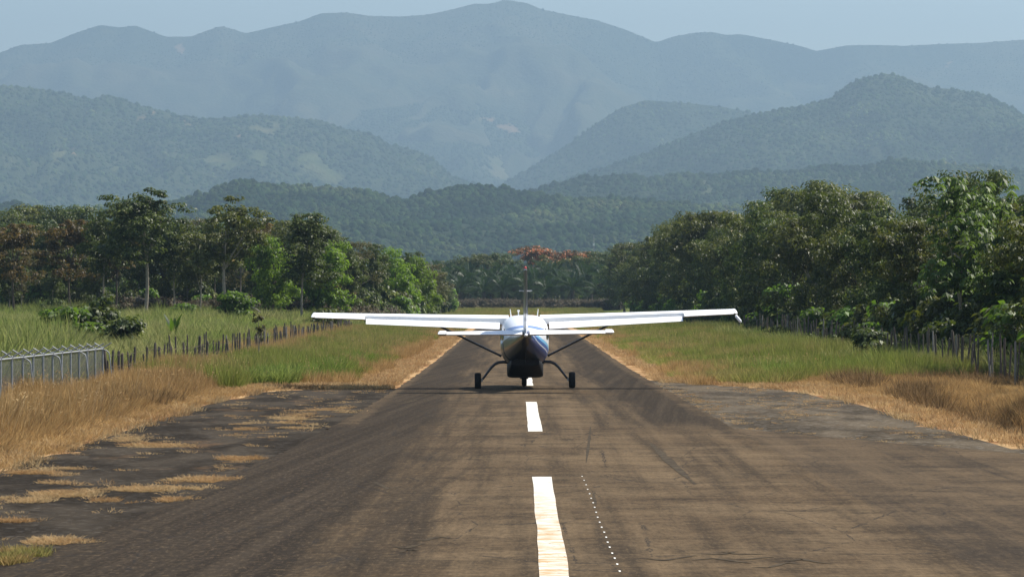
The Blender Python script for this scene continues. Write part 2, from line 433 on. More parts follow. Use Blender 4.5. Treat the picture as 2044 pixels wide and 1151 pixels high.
def crown_points(r, wd, ht, lobes, clumps, cr):
    """clump centres: several overlapping ellipsoidal lobes in a wd x wd x ht box standing on z=0"""
    Ls = []
    for i in range(lobes):
        a = r.uniform(0, 2 * math.pi); q = r.uniform(.15, 1) ** .7
        z = r.uniform(.12, .93); rr = math.sin(math.pi * min(.98, max(.1, z * .8 + .12))) ** .8
        Ls.append((q * math.cos(a) * rr * wd * .34, q * math.sin(a) * rr * wd * .34, z * ht, r.uniform(.16, .30) * wd, r.uniform(.10, .20) * ht))
    Ls.append((0, 0, .5 * ht, .28 * wd, .32 * ht)); Ls.append((r.normal() * .06 * wd, r.normal() * .06 * wd, .86 * ht, .16 * wd, .14 * ht))
    wts = np.array([l[3] * l[3] + l[3] * l[4] for l in Ls]); wts /= wts.sum()
    k = r.choice(len(Ls), clumps, p=wts)
    L = np.array(Ls)[k]; d = unit(r, clumps); d[:, 2] += .25
    q = r.uniform(.62, 1.05, size=(clumps, 1))
    C = L[:, :3] + d * q * np.stack([L[:, 3], L[:, 3], L[:, 4]], 1)
    C[:, 2] = np.clip(C[:, 2], cr * .3, ht)
    return C, Ls

def crown_mesh(name, seed, wd, ht, lobes=9, clumps=150, per=60, cr=.9, leaf=.32, wid=.5, droop=.3, flat=.6, up=.7):
    r = np.random.default_rng(seed)
    C, Ls = crown_points(r, wd, ht, lobes, clumps, cr)
    ct = r.uniform(0, 1, clumps)
    k = np.repeat(np.arange(clumps), per); n = len(k)
    rad = (cr * r.uniform(.55, 1.3, clumps))[k][:, None]
    d = unit(r, n); p = C[k] + d * rad * (r.uniform(.15, 1, (n, 1)) ** .5) * np.array([1, 1, flat])
    nr = d * .7 + np.array([0, 0, up]) + unit(r, n) * .55
    T = d * np.array([1, 1, .3]) + unit(r, n) * .5 + np.array([0, 0, -droop])
    s = leaf * r.uniform(.6, 1.35, n)
    V, Q = kites(p, nr, T, s, wid)
    tone = np.clip(.30 * ct[k] + .70 * r.uniform(0, 1, n), 0, 1)
    return npmesh(name, V, Q, attrs={'tone': np.repeat(tone, 4)}), C, Ls

def palmate_crown(name, seed, wd, ht, stars=420, size=.62):
    """big hand-shaped drooping leaves in rosettes, for the large-leaved trees"""
    r = np.random.default_rng(seed)
    C, Ls = crown_points(r, wd, ht, 8, stars, .5)
    P, NR, TT, S, TN = [], [], [], [], []
    for c in C:
        tn = r.uniform(0, 1); sz = size * r.uniform(.6, 1.15); tilt = unit(r, 1)[0] * .35
        for j in range(8):
            a = 2 * math.pi * j / 8 + r.uniform(-.2, .2)
            T = np.array([math.cos(a), math.sin(a), -.55 - .35 * r.uniform()]) + tilt
            T /= np.linalg.norm(T)
            P.append(c + T * sz * .5); NR.append(np.array([math.cos(a) * .6, math.sin(a) * .6, .9]) + tilt); TT.append(T); S.append(sz * r.uniform(.8, 1.1)); TN.append(tn * .6 + .4 * r.uniform())
    V, Q = kites(np.array(P), np.array(NR), np.array(TT), np.array(S), .34, .10)
    return npmesh(name, V, Q, attrs={'tone': np.repeat(TN, 4)}), C, Ls

def forest_crown(name, seed, wd, ht, n, leaf, sub=3):
    """coarse crown for trees kilometres away: a lumpy dome with a ragged skin of leaf clumps"""
    r = np.random.default_rng(seed)
    bm = bmesh.new(); bmesh.ops.create_icosphere(bm, subdivisions=sub, radius=1.0); bm.verts.ensure_lookup_table()
    D = np.array([v.co[:] for v in bm.verts]); Fc = np.array([[v.index for v in f.verts] for f in bm.faces]); bm.free()
    def lump(d): return .62 + .52 * fbm(d[:, 0] * 2.1 + 7 + d[:, 2], d[:, 1] * 2.1 + d[:, 2] * 1.3 + 3, seed, 3) + .14 * (vnoise(d[:, 0] * 7, d[:, 1] * 7 + d[:, 2] * 5, seed + 3) - .5)
    ax = np.array([wd * .5, wd * .5, ht])
    V0 = D * lump(D)[:, None] * ax
    d = unit(r, n); d[:, 2] = np.abs(d[:, 2]) - .1; d /= np.linalg.norm(d, axis=1, keepdims=True)
    p = d * (lump(d) * .98)[:, None] * ax
    V1, Q1 = kites(p, d + unit(r, n) * .35 + np.array([0, 0, .2]), unit(r, n), leaf * r.uniform(.6, 1.3, n), .8, .1)
    tone = np.concatenate([np.clip(.25 + .5 * vnoise(D[:, 0] * 3, D[:, 1] * 3 + D[:, 2] * 2, seed), 0, 1), np.repeat(r.uniform(.1, .8, n), 4)])
    return npmesh(name, np.concatenate([V0, V1]), Q1 + len(V0), Fc, attrs={'tone': tone})

def scatter(name, pts, rz, scl, sources, label=None, cat=None, kind='stuff', tilt=None):
    """ONE object: points carrying rz and scale, with the sources placed on them"""
    pts = np.asarray(pts, np.float32); n = len(pts)
    me = bpy.data.meshes.new(name); me.vertices.add(n); me.vertices.foreach_set('co', pts.ravel())
    rot = np.zeros((n, 3), np.float32); rot[:, 2] = rz
    if tilt is not None: rot[:, :2] = tilt
    a = me.attributes.new('rot', 'FLOAT_VECTOR', 'POINT'); a.data.foreach_set('vector', rot.ravel())
    s = np.asarray(scl, np.float32); s = np.repeat(s[:, None], 3, 1) if s.ndim == 1 else s
    a = me.attributes.new('scl', 'FLOAT_VECTOR', 'POINT'); a.data.foreach_set('vector', s.ravel())
    a = me.attributes.new('pick', 'INT', 'POINT'); a.data.foreach_set('value', np.random.default_rng(n).integers(0, len(sources), n).astype(np.int32))
    me.update()
    o = link(name, me)
    ng = bpy.data.node_groups.new(name, 'GeometryNodeTree')
    ng.interface.new_socket('Geometry', in_out='INPUT', socket_type='NodeSocketGeometry'); ng.interface.new_socket('Geometry', in_out='OUTPUT', socket_type='NodeSocketGeometry')
    i, ou = ng.nodes.new('NodeGroupInput'), ng.nodes.new('NodeGroupOutput')
    iop = ng.nodes.new('GeometryNodeInstanceOnPoints'); join = ng.nodes.new('GeometryNodeJoinGeometry')
    m2p = ng.nodes.new('GeometryNodeMeshToPoints')
    for src in sources:
        oi = ng.nodes.new('GeometryNodeObjectInfo'); oi.inputs['Object'].default_value = src; oi.inputs['As Instance'].default_value = True
        ng.links.new(oi.outputs['Geometry'], join.inputs[0])
    def named(nm, ty):
        q = ng.nodes.new('GeometryNodeInputNamedAttribute'); q.data_type = ty; q.inputs[0].default_value = nm; return q.outputs[0]
    e2r = ng.nodes.new('FunctionNodeEulerToRotation'); ng.links.new(named('rot', 'FLOAT_VECTOR'), e2r.inputs[0])
    ng.links.new(i.outputs[0], m2p.inputs[0]); ng.links.new(m2p.outputs[0], iop.inputs['Points']); ng.links.new(join.outputs[0], iop.inputs['Instance'])
    iop.inputs['Pick Instance'].default_value = True
    ng.links.new(named('pick', 'INT'), iop.inputs['Instance Index'])
    ng.links.new(e2r.outputs[0], iop.inputs['Rotation']); ng.links.new(named('scl', 'FLOAT_VECTOR'), iop.inputs['Scale'])
    ng.links.new(iop.outputs[0], ou.inputs[0])
    mod = o.modifiers.new('scatter', 'NODES'); mod.node_group = ng
    return tag(o, label, cat, None, kind)
def source(name, me, m):
    me.materials.append(m); return bpy.data.objects.new(name, me)              # never linked: only a source for scatter

# ------------------------------------------------------------------ mountains and hills
m_forest = leaf_mat('far_forest', (.010, .024, .008), (.034, .060, .018), (.10, .125, .038), (.18, .15, .07), .05, trans=.12, vary=.4, spec=.04, rough=1.0, patch=.006)
S = 1.6
def hill_mat(name, scale, soft=.6, crest=0.0):
    m = mat(name, (.03, .05, .02), .95, spec=.05); g = N(m); P = g.pos()
    n1 = g.noise(P, .004, 6, .6); n2 = g.noise(P, scale, 5, .7); v = g.voro(P, scale * 2.2, 'F1', 0)
    c = g.mix(g.mr(n1, .4, .62), (.014, .028, .011), (.036, .052, .02))
    c = g.mix(g.mr(n2, .42, .62, 0, .6), c, (.055, .068, .028))
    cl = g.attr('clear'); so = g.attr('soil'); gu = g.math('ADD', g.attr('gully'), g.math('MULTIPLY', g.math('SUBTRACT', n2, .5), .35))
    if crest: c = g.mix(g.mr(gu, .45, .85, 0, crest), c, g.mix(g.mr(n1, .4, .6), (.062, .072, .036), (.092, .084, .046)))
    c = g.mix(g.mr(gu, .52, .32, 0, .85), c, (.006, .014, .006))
    e = g.math('ADD', cl, g.math('MULTIPLY', g.math('SUBTRACT', n2, .5), .9))
    c = g.mix(g.mr(e, .45, .95, 0, soft), c, g.mix(g.mr(n1, .4, .6), (.13, .15, .055), (.21, .18, .09)))
    e2 = g.math('ADD', so, g.math('MULTIPLY', g.math('SUBTRACT', n2, .5), .9))
    c = g.mix(g.mr(e2, .45, 1.05, 0, .6), c, (.36, .22, .12))
    g.color(c); g.bump(g.math('ADD', n2, g.math('MULTIPLY', v, -.6)), .9, 6.0); return m
def ridge(name, prof, Yc, front, back, dx, dy, spur, sf, seed, m, clear=0.0, scars=(), fields=(), power=.85, rough=.01, wide=1500):
    Yc, front, back, dx, dy, sf, wide = (v * S for v in (Yc, front, back, dx, dy, sf, wide))
    pr = np.array(prof, float)
    Xs = np.arange(W(pr[0, 0], Yc) - wide, W(pr[-1, 0], Yc) + wide, dx)
    px = VX + Xs / Yc * F
    crest = ZZ(np.interp(px, pr[:, 0], pr[:, 1]), Yc)
    o_l, o_r = np.clip((pr[0, 0] - px) / F * Yc, 0, None), np.clip((px - pr[-1, 0]) / F * Yc, 0, None)
    crest = crest * (1 - .25 * sstep(0, wide, o_l + o_r)) * (1 + .25 * (fbm(Xs / 500, Xs * 0, seed + 77) - .5) * sstep(0, 300, o_l + o_r))
    tf = np.linspace(0, 1, int(front / dy)); tb = np.linspace(0, 1, max(4, int(back / dy / 2)))[1:]
    X, Tf = np.meshgrid(Xs, tf); Cr = np.repeat(crest[None], len(tf), 0)
    Yf = Yc - front * (1 - Tf)
    wx = X + (fbm(X / (sf * 1.3), Yf / (sf * 1.3), seed + 5) - .5) * sf * 1.2
    sp = ridged(wx / sf, Yf / (sf * 3.2), seed, 5)
    low = np.repeat(np.convolve(np.pad(crest, 40, mode='edge'), np.ones(81) / 81, 'valid')[None], len(tf), 0)
    mixc = Cr * Tf ** 1.5 + low * (1 - Tf ** 1.5)
    z = mixc * Tf ** power * (1 + rough * 0)
    z = z - spur * mixc * (1 - sp) * np.sin(np.pi * np.clip(Tf, 0, 1) ** .8) ** .9
    z = z + rough * mixc * (fbm(X / (sf * .25), Yf / (sf * .25), seed + 9, 5) - .5) * np.clip(1.02 - Tf, 0, 1) * 2
    zf = z - 6 * (1 - Tf) ** 3
    Xb, Tb = np.meshgrid(Xs, tb); zb = np.repeat(crest[None], len(tb), 0) * (1 - .75 * Tb ** 1.2) - 3 * Tb; Yb = Yc + back * Tb
    gl = np.concatenate([sp, np.full(Xb.shape, .5)])
    zf = np.maximum(zf, -4.0); zb = np.maximum(zb, -4.0)
    X = np.concatenate([X, Xb]); Y = np.concatenate([Yf, Yb]); Z = np.concatenate([zf, zb]); T = np.concatenate([Tf, 1 + Tb])
    i = np.arange(X.size).reshape(X.shape)
    Q = np.stack([i[:-1, :-1], i[:-1, 1:], i[1:, 1:], i[1:, :-1]], -1).reshape(-1, 4)
    cl = fbm(X / (sf * .55), Y / (sf * .8), seed + 21, 4) * clear
    so = np.zeros_like(cl)
    pxx = VX + X / Y * F; pyy = HZ - (Z - CH) / Y * F
    wn = (fbm(X / (sf * .12), Y / (sf * .3), seed + 40, 4) - .5); wn2 = (fbm(X / (sf * .12), Y / (sf * .3), seed + 41, 4) - .5)
    pxx = pxx + 70 * wn; pyy = pyy + 34 * wn2 + 30 * wn
    for (sx, sy, wx_, wy_) in fields: cl = np.maximum(cl, 1.05 - .6 * ((pxx - sx) / wx_) ** 2 - .6 * ((pyy - sy) / wy_) ** 2)
    for (sx, sy, wx_, wy_) in scars: so = np.maximum(so, 1.1 - .6 * ((pxx - sx) / wx_) ** 2 - .6 * ((pyy - sy) / wy_) ** 2)
    o = tag(link(name, npmesh(name, np.stack([X, Y, Z], -1).reshape(-1, 3), Q, attrs={'clear': cl.ravel(), 'soil': so.ravel(), 'gully': gl.ravel()}, smooth=True), m), kind='structure')
    return o, (Xs, X, Y, Z, T, cl, so)
def cover(name, data, spacing, srcs, smin, smax, seed, tmin=0.0, tmax=1.06, lift=-1.5):
    """crowns all over the visible side of a hill"""
    Xs, X, Y, Z, T, cl, so = data; spacing *= S; smin *= S; smax *= S
    r = np.random.default_rng(seed)
    dxr = Xs[1] - Xs[0]; rows = X.shape[0]
    jr = r.uniform(0, rows - 1.001, 400000); jc = r.uniform(0, X.shape[1] - 1.001, 400000)
    a, b = jr.astype(int), jc.astype(int); fa, fb = jr - a, jc - b
    def smp(M): return (M[a, b] * (1 - fa) + M[a + 1, b] * fa) * (1 - fb) + (M[a, b + 1] * (1 - fa) + M[a + 1, b + 1] * fa) * fb
    x, y, z, t, c, s_ = smp(X), smp(Y), smp(Z), smp(T), smp(cl), smp(so)
    px = VX + x / y * F
    ok = (t > tmin) & (t < tmax) & (px > -260) & (px < 2300) & (np.maximum(c, s_) + .5 * (vnoise(x / 14, y / 14, seed) - .5) < .62)
    cell = np.floor(x / spacing).astype(np.int64) * 1000003 + np.floor(y / spacing).astype(np.int64)
    ii = np.nonzero(ok)[0]; _, first = np.unique(cell[ii], return_index=True); ii = ii[first]
    n = len(ii); s = r.uniform(smin, smax, n) * (1 + .35 * (r.uniform(0, 1, n) > .93))
    sz = np.stack([s, s, s * r.uniform(.75, 1.35, n)], 1)
    return scatter(name, np.stack([x[ii], y[ii], z[ii] + lift], 1), r.uniform(0, 6.28, n), sz, srcs)

fc = [source('forest_crown', forest_crown('forest_crown', 50 + k, 9, 5.4, 260, 1.15), m_forest) for k in range(4)]
fcc = [source('coarse_crown', forest_crown('coarse_crown', 60 + k, 15, 8.0, 60, 2.2, 2), m_forest) for k in range(3)]
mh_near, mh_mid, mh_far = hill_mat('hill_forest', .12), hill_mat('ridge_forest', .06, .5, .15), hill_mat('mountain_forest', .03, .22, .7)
P_FAR = [(-300, 150), (0, 105), (40, 90), (100, 86), (150, 66), (200, 50), (235, 55), (270, 51), (300, 62), (330, 73), (380, 73), (410, 62), (440, 52), (465, 58), (490, 67), (540, 55), (600, 42), (640, 27), (690, 25), (740, 32), (800, 33), (850, 30), (900, 20), (945, 8), (975, 8), (1010, 0), (1050, 6), (1085, 20), (1150, 33), (1190, 40), (1250, 60), (1310, 85), (1345, 73), (1390, 65), (1420, 64), (1450, 70), (1480, 69), (1530, 78), (1590, 90), (1630, 102), (1690, 91), (1750, 90), (1800, 92), (1880, 88), (1960, 86), (2044, 79), (2340, 120)]
P_LEFT = [(-300, 190), (0, 170), (70, 176), (130, 186), (180, 200), (215, 188), (250, 200), (285, 213), (330, 222), (350, 230), (400, 236), (450, 235), (520, 229), (600, 237), (640, 240), (690, 258), (740, 266), (780, 290), (830, 300), (870, 322), (900, 352), (960, 372), (1000, 400), (1060, 440), (1100, 470)]
P_MIDR = [(880, 440), (960, 390), (1060, 335), (1130, 292), (1170, 262), (1200, 240), (1240, 215), (1290, 200), (1330, 203), (1370, 206), (1440, 213), (1500, 225), (1600, 250), (1750, 330)]
P_RIGHT = [(820, 470), (930, 425), (1050, 385), (1150, 352), (1220, 330), (1290, 305), (1340, 285), (1400, 262), (1440, 245), (1500, 230), (1560, 218), (1610, 210), (1660, 195), (1690, 172), (1715, 158), (1750, 152), (1780, 147), (1810, 157), (1850, 175), (1900, 178), (1960, 188), (1990, 200), (2020, 215), (2044, 232), (2300, 380)]
P_NEAR = [(-300, 430), (0, 412), (30, 404), (60, 416), (110, 426), (170, 424), (210, 412), (250, 405), (330, 408), (370, 398), (400, 392), (435, 375), (470, 363), (500, 361), (540, 371), (600, 373), (640, 377), (700, 381), (740, 384), (790, 398), (812, 402), (850, 386), (900, 377), (940, 370), (1000, 376), (1040, 384), (1090, 392), (1150, 400), (1230, 396), (1300, 404), (1400, 412), (1540, 418), (1700, 420), (1900, 426), (2044, 430), (2340, 430)]
P_LOWR = [(850, 470), (930, 425), (1000, 398), (1060, 381), (1110, 366), (1165, 352), (1200, 354), (1250, 349), (1300, 356), (1360, 346), (1430, 350), (1500, 340), (1560, 345), (1640, 331), (1720, 334), (1800, 318), (1880, 328), (1960, 330), (2044, 342), (2340, 380)]
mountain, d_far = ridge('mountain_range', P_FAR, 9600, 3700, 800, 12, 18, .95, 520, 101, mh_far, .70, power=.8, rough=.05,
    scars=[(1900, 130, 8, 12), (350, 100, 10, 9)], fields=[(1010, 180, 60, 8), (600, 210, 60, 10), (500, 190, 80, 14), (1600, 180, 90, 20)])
P_MID = [(300, 262), (450, 250), (600, 236), (700, 226), (780, 214), (840, 207), (880, 199), (905, 204), (930, 198), (965, 214), (1000, 228), (1040, 240), (1080, 262), (1120, 280), (1170, 296), (1220, 322), (1300, 380)]
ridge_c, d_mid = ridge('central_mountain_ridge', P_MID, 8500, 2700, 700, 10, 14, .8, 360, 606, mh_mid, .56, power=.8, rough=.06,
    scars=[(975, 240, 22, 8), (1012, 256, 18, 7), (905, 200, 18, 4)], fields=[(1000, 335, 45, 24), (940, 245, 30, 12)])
cover('forest_on_central_ridge', d_mid, 12, fcc, .32, .7, 6, tmin=.1)
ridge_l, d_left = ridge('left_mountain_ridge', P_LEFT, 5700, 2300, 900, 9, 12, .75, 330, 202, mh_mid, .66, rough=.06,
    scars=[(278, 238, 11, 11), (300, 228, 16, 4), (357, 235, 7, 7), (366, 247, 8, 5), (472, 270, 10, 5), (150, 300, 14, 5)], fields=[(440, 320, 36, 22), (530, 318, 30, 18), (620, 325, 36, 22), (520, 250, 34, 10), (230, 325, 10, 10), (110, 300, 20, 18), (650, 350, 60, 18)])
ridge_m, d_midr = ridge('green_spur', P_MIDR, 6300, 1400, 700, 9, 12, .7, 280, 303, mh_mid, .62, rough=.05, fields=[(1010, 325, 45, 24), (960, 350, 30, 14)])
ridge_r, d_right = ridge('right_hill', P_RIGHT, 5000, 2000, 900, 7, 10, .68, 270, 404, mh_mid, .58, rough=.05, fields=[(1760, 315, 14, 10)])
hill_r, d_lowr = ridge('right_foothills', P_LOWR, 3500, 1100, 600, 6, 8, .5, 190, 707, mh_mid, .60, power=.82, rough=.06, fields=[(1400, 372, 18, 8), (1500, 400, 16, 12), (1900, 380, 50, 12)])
cover('forest_on_right_foothills', d_lowr, 6.5, fc, .3, .85, 7)
hill_n, d_near = ridge('near_hills', P_NEAR, 2600, 900, 500, 4.5, 6, .6, 130, 505, mh_near, .60, power=.8, rough=.05, wide=900)
cover('forest_on_near_hills', d_near, 4.6, fc, .26, .80, 1)
cover('forest_on_right_hill', d_right, 8.5, fcc, .26, .60, 2, tmin=.12)
cover('forest_on_left_ridge', d_left, 11, fcc, .30, .66, 3, tmin=.2)
cover('forest_on_green_spur', d_midr, 12, fcc, .32, .7, 4, tmin=.1)
cover('forest_on_mountain_crest', d_far, 13, fcc, .22, .48, 5, tmin=.86)

# ------------------------------------------------------------------ the aeroplane (local axes: +y nose, origin on the ground between the main wheels)
plane = empty('light_aircraft', (.285, 129.8, .014), 0, 'white and blue high wing propeller plane taxiing away down the runway', 'airplane')
plane.rotation_euler = (0, R(-.52), R(.35))
m_white = mat('white_paint', (.88, .88, .87), .45, spec=.4)
m_dark = mat('dark_paint', (.008, .008, .010), .6, spec=.25)
m_rub = mat('tyre_rubber', (.018, .018, .018), .85, spec=.2)
m_steel = mat('grey_metal', (.28, .28, .29), .42, metal=.8)
m_gear = mat('gear_leg_paint', (.045, .047, .055), .4)
m_glass = mat('window_glass', (.02, .025, .03), .06, spec=.8)
m_red = mat('beacon_red', (.5, .03, .02), .25)
m_navy = mat('rudder_paint', (.035, .03, .04), .35, coat=.3); g = N(m_navy)
z_ = g.xyz(g.obj())[2]
g.color(g.ramp(g.mr(z_, 2.0, 4.6), [(0, (.62, .63, .66)), (.27, (.52, .53, .58)), (.33, (.04, .045, .07)), (.6, (.022, .02, .026)), (.95, (.03, .018, .018)), (.985, (.14, .03, .025))]))
m_liv = mat('fuselage_paint', (.8, .8, .8), .3, coat=.2); g = N(m_liv)
X_, Y_, Z_ = g.xyz(g.obj())
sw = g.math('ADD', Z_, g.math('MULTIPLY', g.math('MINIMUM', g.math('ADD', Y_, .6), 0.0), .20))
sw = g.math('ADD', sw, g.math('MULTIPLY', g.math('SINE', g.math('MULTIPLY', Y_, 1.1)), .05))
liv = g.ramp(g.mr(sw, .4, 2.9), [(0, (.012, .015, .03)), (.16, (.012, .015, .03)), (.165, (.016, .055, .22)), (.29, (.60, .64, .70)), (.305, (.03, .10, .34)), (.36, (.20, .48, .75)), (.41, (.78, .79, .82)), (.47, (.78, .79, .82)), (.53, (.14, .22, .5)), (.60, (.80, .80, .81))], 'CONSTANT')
shaded_flank = g.ramp(g.mr(sw, .4, 2.9), [(0, (.012, .015, .03)), (.17, (.012, .015, .03)), (.175, (.10, .10, .085)), (.30, (.17, .17, .15)), (.43, (.78, .79, .82)), (.53, (.16, .24, .5)), (.60, (.80, .80, .81))], 'CONSTANT')  # left side: shade on the body painted into the colour as dull grey-olive
g.color(g.mix(g.mr(X_, -.012, .012), shaded_flank, liv))

def sup(hw, zb, zt, y, n=36, e=2.7):
    q = []
    zc, hh = (zb + zt) / 2, (zt - zb) / 2
    for k in range(n):
        t = 2 * math.pi * k / n; c, s_ = math.cos(t), math.sin(t)
        q.append((hw * math.copysign(abs(c) ** (2 / e), c), y, zc + hh * math.copysign(abs(s_) ** (2 / e), s_)))
    return q
st = [(-6.55, .07, 1.98, 2.14, 2), (-6.0, .15, 1.86, 2.20, 2.1), (-5.0, .31, 1.66, 2.24, 2.2), (-4.0, .47, 1.44, 2.30, 2.3), (-3.0, .64, 1.22, 2.42, 2.5), (-2.2, .78, 1.06, 2.58, 2.7),
      (-1.4, .88, .94, 2.70, 3.0), (-.5, .915, .88, 2.76, 3.2), (.6, .92, .86, 2.78, 3.2), (1.8, .90, .86, 2.76, 3.2), (2.5, .86, .86, 2.62, 3.0), (3.1, .78, .87, 2.16, 2.8), (3.6, .70, .89, 1.98, 2.7), (4.6, .56, .95, 1.88, 2.5), (5.3, .42, 1.05, 1.80, 2.3), (5.6, .30, 1.15, 1.72, 2.1)]
q = Geo().loft([sup(hw, zb, zt, y, e=e) for y, hw, zb, zt, e in st])
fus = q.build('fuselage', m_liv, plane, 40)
# cargo pod under the belly: dark, with an upswept tail
pd = [(-2.6, .52, .9, 1.16, 3.5), (-2.1, .62, .62, 1.10, 5), (-1.75, .66, .48, 1.06, 6), (-1.4, .68, .435, 1.01, 7), (1.5, .68, .43, .98, 7), (3.2, .60, .45, .96, 3.6), (4.2, .42, .62, .98, 2.8), (4.6, .2, .8, .98, 2.2)]
pod = Geo().loft([sup(hw, zb, zt, y, e=e) for y, hw, zb, zt, e in pd]).build('cargo_pod', m_dark, plane, 35)
# windows and doors
def side_y(y, z):
    yy = [s_[0] for s_ in st]; hw = np.interp(y, yy, [s_[1] for s_ in st]); zb = np.interp(y, yy, [s_[2] for s_ in st]); zt = np.interp(y, yy, [s_[3] for s_ in st]); e = np.interp(y, yy, [s_[4] for s_ in st])
    v = min(.999, abs((z - (zb + zt) / 2) / ((zt - zb) / 2))); return hw * (1 - v ** e) ** (1 / e)
def side_panel(name, s_, y0, y1, z0_, z1_, off, m, parent, n=6, bev=.18):
    vs, fs = [], []
    for i in range(n + 1):
        for j in range(n + 1):
            u, v = i / n, j / n
            y = y0 + (y1 - y0) * u; cut = bev * (z1_ - z0_) * (abs(2 * u - 1) ** 6)
            z = z0_ + cut + (z1_ - z0_ - 2 * cut) * v
            vs.append((s_ * (side_y(y, z) + off), y, z))
    for i in range(n):
        for j in range(n):
            a = i * (n + 1) + j; fs.append((a, a + 1, a + n + 2, a + n + 1))
    me_o = Geo().add(vs, fs).build(name, m, parent, 60)
    md = me_o.modifiers.new('thick', 'SOLIDIFY'); md.thickness = .012; md.offset = 0
    return me_o
for s_ in (-1, 1):
    for y0 in (-2.05, -1.15, -.25, .65):
        side_panel('cabin_window', s_, y0, y0 + .55, 1.86, 2.28, .004, m_glass, plane)
    dr = side_panel('cockpit_door', s_, 1.55, 2.45, 1.05, 2.4, .006, m_liv, plane)
    side_panel('door_window', s_, 1.65, 2.35, 1.85, 2.3, .016, m_glass, dr)
cg = side_panel('cargo_door', -1, -1.9, -.65, .98, 1.82, .006, m_liv, plane)
ws = []
for u in np.linspace(-1, 1, 9): ws.append((u * .74, 3.12 - .1 * u * u, 2.17 - .04 * u * u))
for u in np.linspace(-1, 1, 9): ws.append((u * .68, 2.53 - .05 * u * u, 2.635 - .07 * u * u))
Geo().add(ws, [(k, k + 1, k + 10, k + 9) for k in range(8)]).build('windscreen', m_glass, plane, 60)

def airfoil(ch, th, yle, z0_, x, inc=0.0, cut=1.0, n=14, camber=.02, start=0.0):
    """closed section at span x; nose at yle, chord runs aft; only the part from start to cut of the chord"""
    up, lo = [], []
    for k in range(n + 1):
        u = start + (cut - start) * (1 - math.cos(math.pi * k / n)) / 2
        yt = 5 * th * (.2969 * math.sqrt(u) - .126 * u - .3516 * u ** 2 + .2843 * u ** 3 - .1015 * u ** 4)
        yc = camber * 4 * u * (1 - u)
        up.append((u, yc + yt + .002)); lo.append((u, yc - yt - .002))
    pts = up + lo[::-1]
    out = []
    for u, v in pts:
        a, b = (u - .25) * ch, v * ch
        out.append((x, yle - .25 * ch - a * math.cos(inc) - b * math.sin(inc) * 0, z0_ + b * math.cos(inc) - a * math.sin(inc)))
    return out
def wst(x):
    a = abs(x); k = max(0, (a - .9) / 7.15)
    return 1.98 - .72 * k, .19 - .03 * k, 1.32 - .16 * k, 2.555 + .262 * k
INC = R(3.4)
